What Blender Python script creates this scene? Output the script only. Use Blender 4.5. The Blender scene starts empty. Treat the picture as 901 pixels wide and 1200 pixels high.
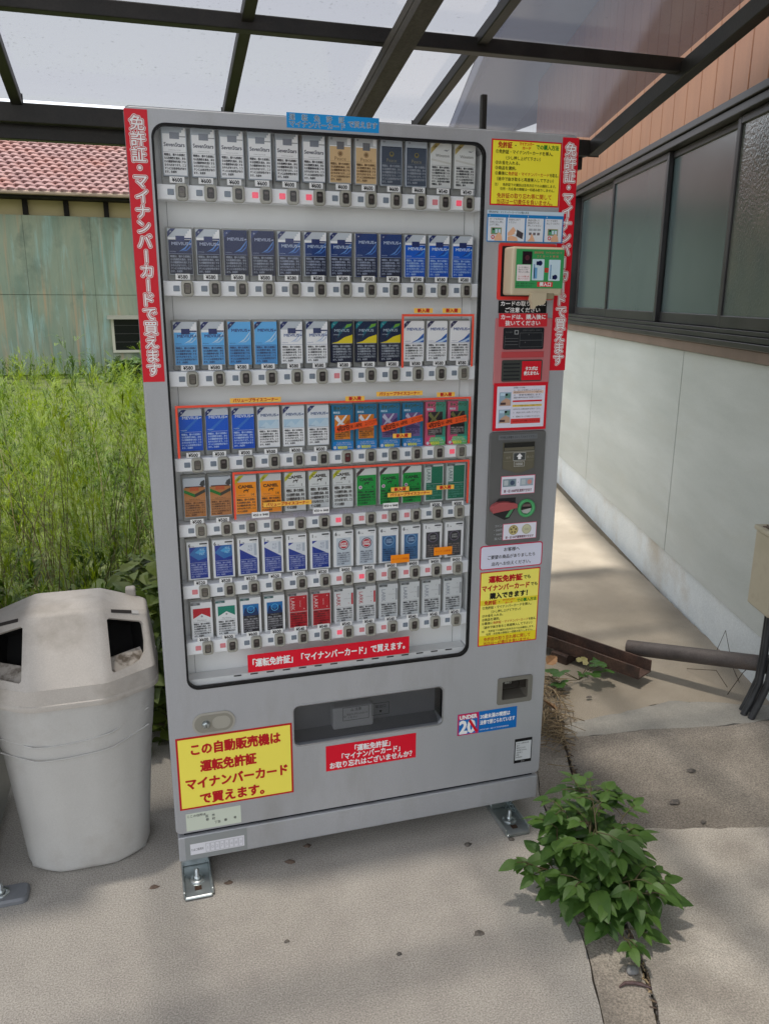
import bpy, bmesh, math, random
from math import sin, cos, pi, radians, sqrt, atan2
from mathutils import Vector, Matrix
from mathutils.geometry import tessellate_polygon
from mathutils import noise as mnoise

SC = bpy.context.scene
COL = SC.collection
R = random.Random(7)

# ---------------------------------------------------------------- camera
cam_d = bpy.data.cameras.new('camera')
cam = bpy.data.objects.new('camera', cam_d)
COL.objects.link(cam)
yaw, pitch, roll = 0.289123, 0.264099, -0.005185
fwd = Vector((sin(yaw) * cos(pitch), cos(yaw) * cos(pitch), -sin(pitch)))
rt = Vector((cos(yaw), -sin(yaw), 0))
dn = fwd.cross(rt)
r2 = rt * cos(roll) + dn * sin(roll)
d2 = dn * cos(roll) - rt * sin(roll)
M = Matrix((r2, -d2, -fwd)).transposed().to_4x4()
M.translation = Vector((0.00538, -1.87738, 1.51301))
cam.matrix_world = M
cam_d.sensor_fit = 'VERTICAL'
cam_d.sensor_height = 24.0
cam_d.lens = 936.28 / 1200 * 24.0
cam_d.clip_start = 0.02
cam_d.clip_end = 4000
SC.camera = cam

# ---------------------------------------------------------------- sky, sun, exposure
SUN = Vector((-0.145, 0.05, 1.0)).normalized()
world = bpy.data.worlds.new('World')
SC.world = world
world.use_nodes = True
nt = world.node_tree
nt.nodes.clear()
wo = nt.nodes.new('ShaderNodeOutputWorld')
bg = nt.nodes.new('ShaderNodeBackground')
sk = nt.nodes.new('ShaderNodeTexSky')
sk.sky_type = 'NISHITA'
sk.sun_disc = False
sk.sun_elevation = math.asin(SUN.z)
sk.sun_rotation = atan2(SUN.x, SUN.y)
sk.dust_density = 1.2
sk.air_density = 1.0
sk.ozone_density = 1.0
hs = nt.nodes.new('ShaderNodeHueSaturation')
hs.inputs['Saturation'].default_value = 0.24
nt.links.new(sk.outputs[0], hs.inputs['Color'])
nt.links.new(hs.outputs[0], bg.inputs['Color'])
bg.inputs['Strength'].default_value = 0.15
nt.links.new(bg.outputs[0], wo.inputs['Surface'])
sun_d = bpy.data.lights.new('sun', 'SUN')
sun_d.energy = 2.4
sun_d.angle = radians(3.0)
sun_d.color = (1.0, 0.95, 0.88)
sun = bpy.data.objects.new('sun', sun_d)
COL.objects.link(sun)
sun.rotation_euler = SUN.to_track_quat('Z', 'Y').to_euler()
SC.view_settings.view_transform = 'Standard'
SC.view_settings.look = 'None'
SC.view_settings.gamma = 1.0
SC.view_settings.use_curve_mapping = False
SC.view_settings.exposure = 1.32
SC.cycles.max_bounces = 10
SC.cycles.transparent_max_bounces = 24
SC.cycles.sample_clamp_indirect = 8.0

# ---------------------------------------------------------------- materials
def lin(c):
    c = c / 255.0
    return c / 12.92 if c <= 0.04045 else ((c + 0.055) / 1.055) ** 2.4

def S(r, g, b):
    return (lin(r), lin(g), lin(b), 1.0)

_mc = {}
def nodes_of(name):
    m = bpy.data.materials.new(name)
    m.use_nodes = True
    n = m.node_tree.nodes
    return m, m.node_tree, n['Principled BSDF'], n

def C(r, g, b, rough=0.45, metal=0.0, emit=0.0, name=None):
    k = (r, g, b, rough, metal, emit)
    if k in _mc:
        return _mc[k]
    m, t, p, n = nodes_of(name or 'paint_%d_%d_%d' % (r, g, b))
    p.inputs['Base Color'].default_value = S(r, g, b)
    p.inputs['Roughness'].default_value = rough
    p.inputs['Metallic'].default_value = metal
    p.inputs['Specular IOR Level'].default_value = 0.3
    if emit:
        p.inputs['Emission Color'].default_value = S(r, g, b)
        p.inputs['Emission Strength'].default_value = emit
    _mc[k] = m
    return m

def noisy(name, c1, c2, scale=3.0, detail=6.0, rough=0.8, bump=0.0, bscale=60.0, speck=0.0, speck_scale=250.0,
          stretch=(1, 1, 1), c3=None, s3=1.0, metal=0.0, rvar=0.1, pos=(0.35, 0.65), bdist=0.004, coat=0.0):
    """two-tone noise base, optional third stain colour, fine speckle, bump"""
    m, t, p, n = nodes_of(name)
    L = t.links.new
    tc = n.new('ShaderNodeTexCoord')
    mp = n.new('ShaderNodeMapping')
    mp.inputs['Scale'].default_value = stretch
    L(tc.outputs['Object'], mp.inputs['Vector'])
    nz = n.new('ShaderNodeTexNoise')
    nz.inputs['Scale'].default_value = scale
    nz.inputs['Detail'].default_value = detail
    nz.inputs['Roughness'].default_value = 0.6
    L(mp.outputs[0], nz.inputs['Vector'])
    rp = n.new('ShaderNodeValToRGB')
    rp.color_ramp.elements[0].position = pos[0]
    rp.color_ramp.elements[1].position = pos[1]
    rp.color_ramp.elements[0].color = c1
    rp.color_ramp.elements[1].color = c2
    L(nz.outputs['Fac'], rp.inputs['Fac'])
    col = rp.outputs['Color']
    if c3 is not None:
        n3 = n.new('ShaderNodeTexNoise')
        n3.inputs['Scale'].default_value = s3
        n3.inputs['Detail'].default_value = 8
        n3.inputs['Roughness'].default_value = 0.65
        L(mp.outputs[0], n3.inputs['Vector'])
        r3 = n.new('ShaderNodeValToRGB')
        r3.color_ramp.elements[0].position = 0.5
        r3.color_ramp.elements[1].position = 0.72
        r3.color_ramp.elements[0].color = (0, 0, 0, 1)
        r3.color_ramp.elements[1].color = (0.8, 0.8, 0.8, 1)
        L(n3.outputs['Fac'], r3.inputs['Fac'])
        mx = n.new('ShaderNodeMix'); mx.data_type = 'RGBA'
        L(r3.outputs['Color'], mx.inputs[0])
        L(col, mx.inputs[6]); mx.inputs[7].default_value = c3
        col = mx.outputs[2]
    if speck:
        ns = n.new('ShaderNodeTexNoise')
        ns.inputs['Scale'].default_value = speck_scale
        ns.inputs['Detail'].default_value = 3
        L(tc.outputs['Object'], ns.inputs['Vector'])
        mr = n.new('ShaderNodeMapRange')
        mr.inputs[1].default_value = 0.3; mr.inputs[2].default_value = 0.7
        mr.inputs[3].default_value = 1 - speck; mr.inputs[4].default_value = 1 + speck
        L(ns.outputs['Fac'], mr.inputs[0])
        mm = n.new('ShaderNodeMix'); mm.data_type = 'RGBA'; mm.blend_type = 'MULTIPLY'
        mm.inputs[0].default_value = 1.0
        L(col, mm.inputs[6]); L(mr.outputs[0], mm.inputs[7])
        col = mm.outputs[2]
    L(col, p.inputs['Base Color'])
    p.inputs['Metallic'].default_value = metal
    if rvar:
        mr2 = n.new('ShaderNodeMapRange')
        mr2.inputs[3].default_value = rough - rvar; mr2.inputs[4].default_value = min(1, rough + rvar)
        L(nz.outputs['Fac'], mr2.inputs[0]); L(mr2.outputs[0], p.inputs['Roughness'])
    else:
        p.inputs['Roughness'].default_value = rough
    if bump:
        nb = n.new('ShaderNodeTexNoise')
        nb.inputs['Scale'].default_value = bscale
        nb.inputs['Detail'].default_value = 5
        L(mp.outputs[0], nb.inputs['Vector'])
        bp = n.new('ShaderNodeBump')
        bp.inputs['Strength'].default_value = bump
        bp.inputs['Distance'].default_value = bdist
        L(nb.outputs['Fac'], bp.inputs['Height'])
        L(bp.outputs[0], p.inputs['Normal'])
    return m

def see_through(name, tint, gloss=0.06, rough=0.02, haze=0.0, haze_col=(0.8, 0.8, 0.8, 1), ior=1.45, dirt=0.0):
    m = bpy.data.materials.new(name)
    m.use_nodes = True
    t = m.node_tree; n = t.nodes; L = t.links.new
    n.clear()
    out = n.new('ShaderNodeOutputMaterial')
    tr = n.new('ShaderNodeBsdfTransparent'); tr.inputs[0].default_value = tint
    gl = n.new('ShaderNodeBsdfGlossy'); gl.inputs['Roughness'].default_value = rough
    fr = n.new('ShaderNodeFresnel')
    ge = n.new('ShaderNodeNewGeometry'); io = n.new('ShaderNodeMix')       # thin sheet: same reflectance from both sides
    io.inputs[2].default_value = ior; io.inputs[3].default_value = 1.0 / ior
    L(ge.outputs['Backfacing'], io.inputs[0]); L(io.outputs[0], fr.inputs['IOR'])
    mx = n.new('ShaderNodeMixShader')
    body = tr.outputs[0]
    if haze or dirt:
        tl = n.new('ShaderNodeBsdfTranslucent'); tl.inputs[0].default_value = haze_col
        df = n.new('ShaderNodeBsdfDiffuse'); df.inputs[0].default_value = haze_col
        md = n.new('ShaderNodeMixShader'); md.inputs[0].default_value = 0.4
        L(tl.outputs[0], md.inputs[1]); L(df.outputs[0], md.inputs[2])
        mh = n.new('ShaderNodeMixShader'); mh.inputs[0].default_value = haze
        L(body, mh.inputs[1]); L(md.outputs[0], mh.inputs[2])
        body = mh.outputs[0]
        if dirt:
            tc = n.new('ShaderNodeTexCoord')
            n1 = n.new('ShaderNodeTexNoise'); n1.inputs['Scale'].default_value = 75; n1.inputs['Detail'].default_value = 2
            n2 = n.new('ShaderNodeTexNoise'); n2.inputs['Scale'].default_value = 2.4; n2.inputs['Detail'].default_value = 5
            L(tc.outputs['Object'], n1.inputs['Vector']); L(tc.outputs['Object'], n2.inputs['Vector'])
            m0 = n.new('ShaderNodeMath'); m0.operation = 'MULTIPLY'; m0.inputs[1].default_value = 0.22
            L(n2.outputs['Fac'], m0.inputs[0])
            mm = n.new('ShaderNodeMath'); mm.operation = 'ADD'
            L(n1.outputs['Fac'], mm.inputs[0]); L(m0.outputs[0], mm.inputs[1])
            mr = n.new('ShaderNodeMapRange')
            mr.inputs[1].default_value = 0.77; mr.inputs[2].default_value = 0.86
            mr.inputs[3].default_value = 0; mr.inputs[4].default_value = dirt
            L(mm.outputs[0], mr.inputs[0])
            dd = n.new('ShaderNodeBsdfDiffuse'); dd.inputs[0].default_value = (0.08, 0.075, 0.06, 1)
            m2 = n.new('ShaderNodeMixShader')
            L(mr.outputs[0], m2.inputs[0]); L(body, m2.inputs[1]); L(dd.outputs[0], m2.inputs[2])
            body = m2.outputs[0]
    L(fr.outputs[0], mx.inputs[0]); L(body, mx.inputs[1]); L(gl.outputs[0], mx.inputs[2])
    L(mx.outputs[0], out.inputs['Surface'])
    return m

def leafmat(name, c1, c2, scale=4.0, trans=0.35, tcol=None, rough=0.55):
    m, t, p, n = nodes_of(name)
    L = t.links.new
    tc = n.new('ShaderNodeTexCoord')
    nz = n.new('ShaderNodeTexNoise'); nz.inputs['Scale'].default_value = scale; nz.inputs['Detail'].default_value = 5
    L(tc.outputs['Object'], nz.inputs['Vector'])
    rp = n.new('ShaderNodeValToRGB')
    rp.color_ramp.elements[0].position = 0.33; rp.color_ramp.elements[1].position = 0.67
    rp.color_ramp.elements[0].color = c1; rp.color_ramp.elements[1].color = c2
    L(nz.outputs['Fac'], rp.inputs['Fac'])
    L(rp.outputs[0], p.inputs['Base Color'])
    p.inputs['Roughness'].default_value = rough
    tl = n.new('ShaderNodeBsdfTranslucent')
    if tcol: tl.inputs[0].default_value = tcol
    else: L(rp.outputs[0], tl.inputs[0])
    mx = n.new('ShaderNodeMixShader'); mx.inputs[0].default_value = trans
    L(p.outputs[0], mx.inputs[1]); L(tl.outputs[0], mx.inputs[2])
    L(mx.outputs[0], n['Material Output'].inputs['Surface'])
    return m

# ---------------------------------------------------------------- mesh builder
_tc = {}
def glyphs(s, off):
    k = (s, off)
    if k not in _tc:
        c = bpy.data.curves.new('tmp', 'FONT'); c.body = s; c.size = 1.0; c.offset = off; c.resolution_u = 2
        o = bpy.data.objects.new('tmp', c)
        m = o.to_mesh()
        v = [(a.co.x, a.co.y) for a in m.vertices]
        f = [tuple(p.vertices) for p in m.polygons]
        o.to_mesh_clear()
        bpy.data.objects.remove(o); bpy.data.curves.remove(c)
        _tc[k] = (v, f)
    return _tc[k]

class MB:
    def __init__(s):
        s.v = []; s.f = []; s.m = []; s.sm = []; s.mats = []
    def mi(s, mat):
        if mat not in s.mats: s.mats.append(mat)
        return s.mats.index(mat)
    def add(s, vs, fs, mat, smooth=False):
        b = len(s.v); k = s.mi(mat)
        s.v.extend(tuple(v) for v in vs)
        for f in fs:
            s.f.append(tuple(i + b for i in f)); s.m.append(k); s.sm.append(smooth)
        return s
    def addbm(s, bm, mat, smooth=False, mtx=None):
        bm.verts.ensure_lookup_table()
        bm.verts.index_update()
        vs = [(mtx @ v.co if mtx else v.co.copy()) for v in bm.verts]
        s.add(vs, [[v.index for v in f.verts] for f in bm.faces], mat, smooth)
        bm.free()
        return s
    def box(s, x0, x1, y0, y1, z0, z1, mat, bev=0.0, seg=2, mtx=None):
        bm = bmesh.new()
        bmesh.ops.create_cube(bm, size=1.0)
        for v in bm.verts:
            v.co = Vector(((x0 + x1) / 2 + v.co.x * (x1 - x0), (y0 + y1) / 2 + v.co.y * (y1 - y0), (z0 + z1) / 2 + v.co.z * (z1 - z0)))
        if bev:
            bmesh.ops.bevel(bm, geom=list(bm.edges), offset=bev, segments=seg, profile=0.5, affect='EDGES')
        return s.addbm(bm, mat, False, mtx)
    def quad(s, a, b, c, d, mat):
        return s.add([a, b, c, d], [(0, 1, 2, 3)], mat)
    # drawings on a vertical face (x right, z up, seen from -y)
    def rect(s, x0, x1, z0, z1, y, mat):
        return s.add([(x0, y, z0), (x1, y, z0), (x1, y, z1), (x0, y, z1)], [(0, 1, 2, 3)], mat)
    def shape(s, pts, y, mat):
        return s.add([(x, y, z) for x, z in pts], [tuple(range(len(pts)))], mat)
    def shape2(s, outer, holes, y, mat):
        loops = [outer] + holes
        tri = tessellate_polygon([[Vector((x, z, 0)) for x, z in l] for l in loops])
        allp = [p for l in loops for p in l]
        return s.add([(x, y, z) for x, z in allp], [tuple(t) for t in tri], mat)
    def disc(s, x, z, r, y, mat, n=20, rz=None):
        rz = rz or r
        return s.shape([(x + r * cos(2 * pi * i / n), z + rz * sin(2 * pi * i / n)) for i in range(n)], y, mat)
    def ring(s, x, z, r0, r1, y, mat, n=24):
        vs = []; fs = []
        for i in range(n):
            a = 2 * pi * i / n
            vs += [(x + r0 * cos(a), y, z + r0 * sin(a)), (x + r1 * cos(a), y, z + r1 * sin(a))]
        for i in range(n):
            j = (i + 1) % n
            fs.append((2 * i, 2 * i + 1, 2 * j + 1, 2 * j))
        return s.add(vs, fs, mat)
    def frame(s, x0, x1, z0, z1, w, y, mat):
        s.rect(x0, x1, z1 - w, z1, y, mat); s.rect(x0, x1, z0, z0 + w, y, mat)
        s.rect(x0, x0 + w, z0 + w, z1 - w, y, mat); s.rect(x1 - w, x1, z0 + w, z1 - w, y, mat)
        return s
    def text(s, st, x, z, h, y, mat, w=None, al='C', off=0.0, rot=0.0, skew=0.0):
        """h = em height in metres; (x, z) = anchor on the line's middle; w = width to fit"""
        v, f = glyphs(st, 0.0)
        if not v: return s
        if off:      # heavier weight: the same strokes laid again round a small ring
            k = 8 if off < 0.04 else 12
            for q in range(k):
                a = 2 * pi * q / k
                rr_ = off * h
                s._ink(st, v, f, x + rr_ * cos(a), z + rr_ * sin(a), h, y - 0.000012 * (q + 1), mat, w, al, rot, skew)
        return s._ink(st, v, f, x, z, h, y, mat, w, al, rot, skew)
    def _ink(s, st, v, f, x, z, h, y, mat, w, al, rot, skew):
        x0 = min(a[0] for a in v); x1 = max(a[0] for a in v)
        sx = h if w is None else w / max(1e-6, x1 - x0)
        ax = {'L': x0, 'C': (x0 + x1) / 2, 'R': x1}[al]
        cr, sr = cos(rot), sin(rot)
        out = []
        for a, b in v:
            px = (a - ax) * sx; pz = (b - 0.36) * h
            px += pz * skew
            out.append((x + px * cr - pz * sr, y, z + px * sr + pz * cr))
        return s.add(out, f, mat)
    def plate(s, outer, holes, y0, y1, mat, inner=None, back=False):
        """flat plate in the xz plane: front face at y0, outer and hole walls back to y1"""
        s.shape2(outer, holes, y0, mat)
        if back: s.shape2(outer, holes, y1, mat)
        for k, l in enumerate([outer] + holes):
            n = len(l)
            vs = [(x, y0, z) for x, z in l] + [(x, y1, z) for x, z in l]
            s.add(vs, [(i, (i + 1) % n, n + (i + 1) % n, n + i) for i in range(n)], mat if k == 0 or inner is None else inner)
        return s
    def tube(s, path, r, mat, n=8, cap=True):
        path = [Vector(p) for p in path]
        rs = r if isinstance(r, (list, tuple)) else [r] * len(path)
        vs = []; fs = []
        prev = None
        for i, p in enumerate(path):
            d = (path[min(i + 1, len(path) - 1)] - path[max(i - 1, 0)])
            if d.length < 1e-9: d = Vector((0, 0, 1))
            d.normalize()
            if prev is None:
                a = d.cross(Vector((0, 0, 1)))
                if a.length < 0.1: a = d.cross(Vector((1, 0, 0)))
            else:
                a = prev - d * prev.dot(d)
            a.normalize(); prev = a
            b = d.cross(a)
            for k in range(n):
                t = 2 * pi * k / n
                vs.append(p + (a * cos(t) + b * sin(t)) * rs[i])
        for i in range(len(path) - 1):
            for k in range(n):
                k2 = (k + 1) % n
                fs.append((i * n + k, i * n + k2, (i + 1) * n + k2, (i + 1) * n + k))
        s.add(vs, fs, mat, True)
        if cap:
            s.add(vs[:n], [tuple(range(n))], mat); s.add(vs[-n:], [tuple(range(n))], mat)
        return s
    def lathe(s, prof, c, mat, n=20, axis='z'):
        vs = []; fs = []
        for r, h in prof:
            for k in range(n):
                t = 2 * pi * k / n
                if axis == 'z': vs.append((c[0] + r * cos(t), c[1] + r * sin(t), c[2] + h))
                else: vs.append((c[0] + r * cos(t), c[1] + h, c[2] + r * sin(t)))
        for i in range(len(prof) - 1):
            for k in range(n):
                k2 = (k + 1) % n
                fs.append((i * n + k, i * n + k2, (i + 1) * n + k2, (i + 1) * n + k))
        return s.add(vs, fs, mat, True)
    def mesh(s, name):
        me = bpy.data.meshes.new(name)
        me.from_pydata(s.v, [], s.f)
        for m in s.mats: me.materials.append(m)
        me.polygons.foreach_set('material_index', s.m)
        me.polygons.foreach_set('use_smooth', s.sm)
        me.update()
        return me
    def build(s, name, parent=None, loc=None, label=None, cat=None, group=None, kind=None, bevel=0.0, merge=False, wn=False):
        o = bpy.data.objects.new(name, s.mesh(name))
        if merge:
            bm = bmesh.new(); bm.from_mesh(o.data)
            bmesh.ops.remove_doubles(bm, verts=bm.verts, dist=0.0004); bmesh.ops.recalc_face_normals(bm, faces=bm.faces)
            bm.to_mesh(o.data); bm.free()
        COL.objects.link(o)
        if parent: o.parent = parent
        if loc: o.location = loc
        tag(o, label, cat, group, kind)
        if wn:
            for p_ in o.data.polygons: p_.use_smooth = True
            o.data.set_sharp_from_angle(angle=radians(32)); w_ = o.modifiers.new('normals', 'WEIGHTED_NORMAL'); w_.weight = 60; w_.keep_sharp = True
        if bevel:
            b = o.modifiers.new('bevel', 'BEVEL'); b.width = bevel; b.segments = 3; b.limit_method = 'ANGLE'; b.angle_limit = radians(12 if merge else 25)
            b.harden_normals = False
        return o

def tag(o, label=None, cat=None, group=None, kind=None):
    if label: o['label'] = label
    if cat: o['category'] = cat
    if group: o['group'] = group
    if kind: o['kind'] = kind
    return o

def empty(name, loc, label, cat, group=None, rz=0.0):
    o = bpy.data.objects.new(name, None)
    o.empty_display_size = 0.1
    COL.objects.link(o)
    o.location = loc; o.rotation_euler = (0, 0, rz)
    return tag(o, label, cat, group)

def rrect(x0, x1, z0, z1, r, n=5):
    p = []
    for cx, cz, a0 in ((x1 - r, z0 + r, -pi / 2), (x1 - r, z1 - r, 0), (x0 + r, z1 - r, pi / 2), (x0 + r, z0 + r, pi)):
        for i in range(n + 1):
            a = a0 + pi / 2 * i / n
            p.append((cx + r * cos(a), cz + r * sin(a)))
    return p
# ================================================================ ground and pavements
soil = noisy('soil', (0.10, 0.085, 0.06, 1), (0.17, 0.14, 0.09, 1), 2.0, 8, 0.95, 0.6, 40)
asphalt = noisy('asphalt', (0.05, 0.05, 0.05, 1), (0.085, 0.083, 0.08, 1), 1.2, 8, 0.9, 0.5, 180, 0.25, 400)
conc_a = noisy('concrete_apron', (0.335, 0.312, 0.28, 1), (0.45, 0.425, 0.38, 1), 1.6, 12, 0.88, 0.30, 220, 0.36, 270, c3=(0.23, 0.21, 0.195, 1), s3=0.9, bdist=0.003)
conc_s = noisy('concrete_strip', (0.24, 0.21, 0.175, 1), (0.38, 0.34, 0.285, 1), 3.5, 10, 0.9, 0.6, 150, 0.4, 260, c3=(0.15, 0.14, 0.13, 1), s3=2.0)
conc_l = noisy('concrete_slab_light', (0.31, 0.28, 0.24, 1), (0.50, 0.46, 0.40, 1), 4.0, 10, 0.9, 0.45, 160, 0.34, 240, c3=(0.17, 0.155, 0.14, 1), s3=1.6)
conc_d = noisy('concrete_slab_worn', (0.17, 0.15, 0.125, 1), (0.31, 0.275, 0.23, 1), 3.2, 10, 0.92, 0.55, 140, 0.42, 200, c3=(0.12, 0.11, 0.10, 1), s3=1.3)
conc_p = noisy('concrete_patch', (0.25, 0.24, 0.215, 1), (0.35, 0.335, 0.295, 1), 5.0, 9, 0.9, 0.3, 120, 0.15, 240)
conc_r = noisy('concrete_rear', (0.25, 0.215, 0.165, 1), (0.36, 0.315, 0.25, 1), 1.8, 10, 0.9, 0.35, 160, 0.25, 300, c3=(0.2, 0.175, 0.14, 1), s3=1.0)

g = MB(); g.quad((-300, -300, -0.035), (300, -300, -0.035), (300, 400, -0.035), (-300, 400, -0.035), soil)
g.build('ground', kind='structure')
g = MB(); g.quad((-40, 1.0, -0.031), (2.2, 1.0, -0.031), (6.5, 18, -0.031), (-40, 18, -0.031), noisy('field_soil', (0.04, 0.055, 0.015, 1), (0.09, 0.105, 0.03, 1), 3.0, 8, 0.95, 0.6, 40))
g.build('field', kind='structure')
g = MB(); g.quad((-80, -30, -0.028), (80, -30, -0.028), (80, -4.5, -0.028), (-80, -4.5, -0.028), asphalt)
g.build('road', kind='structure')

def jag(pts, amp=0.004, step=0.05, seed=1, skip=()):
    """closed outline with slightly broken edges"""
    rr = random.Random(seed); out = []
    n = len(pts)
    for i in range(n):
        a = Vector(pts[i]); b = Vector(pts[(i + 1) % n])
        k = max(1, min(60, int((b - a).length / step)))
        nrm = Vector((-(b - a).y, (b - a).x)).normalized()
        for j in range(k):
            p = a.lerp(b, j / k)
            q = amp * (0.3 if i in skip else 1) * rr.uniform(-1, 1) if j else 0
            out.append((p.x + nrm.x * q, p.y + nrm.y * q))
    return out

def GP(p):
    x, y = 0.00538 + 0.9619 * (p[0] - 0.00538), -1.87738 + 0.9619 * (p[1] + 1.87738)
    if p[0] > 2.04 and p[1] < 1: x = 2.385 + 0.2924 * (y - 0.83)
    return (x, y)

def slab(name, outline, z, mat, th=0.04, amp=0.004, seed=1, label=None):
    o = jag([GP(p) for p in outline], amp, 0.035, seed)
    tri = tessellate_polygon([[Vector((x, y, 0)) for x, y in o]])
    b = MB()
    b.add([(x, y, z) for x, y in o], [tuple(t) for t in tri], mat)
    n = len(o)
    b.add([(x, y, z) for x, y in o] + [(x, y, z - th) for x, y in o], [(i, (i + 1) % n, n + (i + 1) % n, n + i) for i in range(n)], mat)
    return b.build(name, kind='structure')

edgeA = [(0.45, -2.2), (0.62, -1.5), (0.765, -1.0), (0.893, -0.64), (0.956, -0.468), (1.006, -0.271), (1.062, -0.15), (1.096, -0.058), (1.119, 0.04), (1.142, 0.148), (1.22, 0.34), (1.30, 0.50)]
edgeB = [(0.50, -2.2), (0.69, -1.5), (0.855, -1.0), (1.028, -0.64), (1.069, -0.528), (1.096, -0.422), (1.19, -0.144), (1.279, 0.133), (1.345, 0.33), (1.395, 0.47)]
gap = 0.002
slab('pavement_apron', [(-6, -4.4), (0.30, -4.4)] + [(x - gap, y) for x, y in edgeA] + [(1.28, 0.95), (-0.2, 0.93), (-6, 1.0)], 0.0, conc_a, amp=0.0035, seed=3)
slab('kerb_strip', [(x + gap, y) for x, y in edgeA] + [(1.37, 0.47)] + [(x - 0.006, y) for x, y in reversed(edgeB)], -0.002, conc_s, amp=0.004, seed=4)
B1 = [(x + 0.007, y) for x, y in edgeB]
slab('pavement_slab_near', B1[:6] + [(1.205, -0.03)] + [(1.437, -0.105), (1.748, -0.187), (2.06, -0.27), (1.6, -1.9), (0.9, -4.4), (0.31, -4.4)], 0.004, conc_l, amp=0.004, seed=5)
slab('pavement_slab_middle', [(1.208, -0.022), (1.437, -0.098), (1.748, -0.180), (2.07, -0.262), (2.245, 0.352), (2.0, 0.375), (1.72, 0.43), (1.55, 0.44), (1.40, 0.462), (1.352, 0.33), (1.286, 0.133)], -0.004, conc_d, amp=0.004, seed=6)
slab('pavement_patch', [(1.405, 0.468), (1.55, 0.446), (1.72, 0.436), (2.0, 0.381), (2.247, 0.358), (2.262, 0.42), (2.19, 0.45), (1.95, 0.60), (1.70, 0.565), (1.52, 0.56), (1.45, 0.55)], -0.006, conc_p, amp=0.008, seed=7)
slab('pavement_rear', [(1.46, 0.556), (1.52, 0.566), (1.70, 0.571), (1.95, 0.606), (2.19, 0.456), (2.262, 0.426), (2.372, 0.83), (3.0, 3.0), (6.5, 15.0), (3.0, 15.0), (1.9, 4.0), (1.5, 1.6)], -0.010, conc_r, amp=0.004, seed=8)

# stains, old bolt holes and crumbs on the apron
stain = noisy('rust_stain', (0.09, 0.065, 0.05, 1), (0.17, 0.12, 0.09, 1), 60, 4, 0.95)
grit = noisy('grit', (0.07, 0.065, 0.06, 1), (0.16, 0.14, 0.12, 1), 90, 4, 0.95)
for (x, y, r, st) in ((0.356, 0.050, 0.011, 1), (0.296, -0.001, 0.012, 1), (0.125, -0.038, 0.010, 1), (-0.065, 0.0, 0.011, 1), (0.796, -0.071, 0.010, 0), (0.697, -0.386, 0.011, 0),
                   (0.49, -0.392, 0.006, 0), (1.649, 0.068, 0.012, 0), (1.488, -0.064, 0.016, 0), (1.512, -0.17, 0.009, 0), (0.924, -0.085, 0.008, 0), (1.584, 0.608, 0.012, 0), (0.24, -0.28, 0.006, 0)):
    b = MB(); n = 9
    rr = [r * R.uniform(0.65, 1.25) for _ in range(n)]
    vs = [(x + rr[i] * cos(2 * pi * i / n) * 1.25, y + rr[i] * sin(2 * pi * i / n) * 0.9, 0.0006) for i in range(n)]
    vs2 = [(x + 0.55 * rr[i] * cos(2 * pi * i / n), y + 0.5 * rr[i] * sin(2 * pi * i / n), 0.0045) for i in range(n)] + [(x, y, 0.0055)]
    b.add(vs + vs2, [(i, (i + 1) % n, n + (i + 1) % n, n + i) for i in range(n)] + [(n + i, n + (i + 1) % n, 2 * n) for i in range(n)], stain if st else grit, True)
    b.build('debris_crumb', label='small dark crumb of dirt or rust lying on the concrete', cat='debris', group='dark crumbs on the concrete')

# ================================================================ building on the right
BO = Vector((2.375, 0.83, 0.0)); BA = radians(90 - 16.3)
bld = empty('building', BO, 'long building with pale lower wall, dark framed frosted windows and orange brown upper boards', 'building', rz=BA)
# local frame: x along the wall (away), y out of the wall towards the machine, z up
sid = noisy('pale_siding', (0.46, 0.485, 0.455, 1), (0.57, 0.59, 0.56, 1), 1.3, 7, 0.7, 0.10, 90, 0.05, 300, stretch=(0.6, 1, 3.0), c3=(0.50, 0.51, 0.465, 1), s3=2.2)
found = noisy('painted_foundation', (0.62, 0.66, 0.67, 1), (0.72, 0.75, 0.75, 1), 3.0, 8, 0.8, 0.25, 60, 0.08, 160, c3=(0.50, 0.44, 0.35, 1), s3=1.7)
brd = noisy('orange_boards', (0.40, 0.175, 0.085, 1), (0.49, 0.23, 0.12, 1), 1.5, 6, 0.55, 0.1, 60, 0.05, 200, stretch=(3, 1, 0.4))
trim = noisy('brown_trim', (0.16, 0.11, 0.085, 1), (0.22, 0.155, 0.12, 1), 4, 6, 0.6)
sash = noisy('bronze_sash', (0.035, 0.034, 0.036, 1), (0.065, 0.062, 0.062, 1), 3, 6, 0.42, metal=0.5)
soff = C(150, 160, 185, 0.7)
S0, S1 = -5.0, 5.2
b = MB(); b.box(S0, S1, -0.30, -0.004, -0.04, 0.205, found, 0.004)
b.build('foundation', bld)
b = MB()
seams = [S0, -4.31, -2.615, -0.92, 0.775, 2.47, 4.16, S1]
for a, c in zip(seams[:-1], seams[1:]):
    b.box(a + 0.0032, c - 0.0032, -0.10, 0.012, 0.214, 1.258, sid, 0.0025)
b.box(S0 + 0.01, S1 - 0.01, -0.2, -0.101, 0.2, 1.3, C(70, 70, 66, 0.8))
b.build('lower_wall', bld)
b = MB(); b.box(S0, S1, -0.10, 0.035, 1.262, 1.308, trim, 0.003)
b.build('sill_trim', bld)
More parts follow.
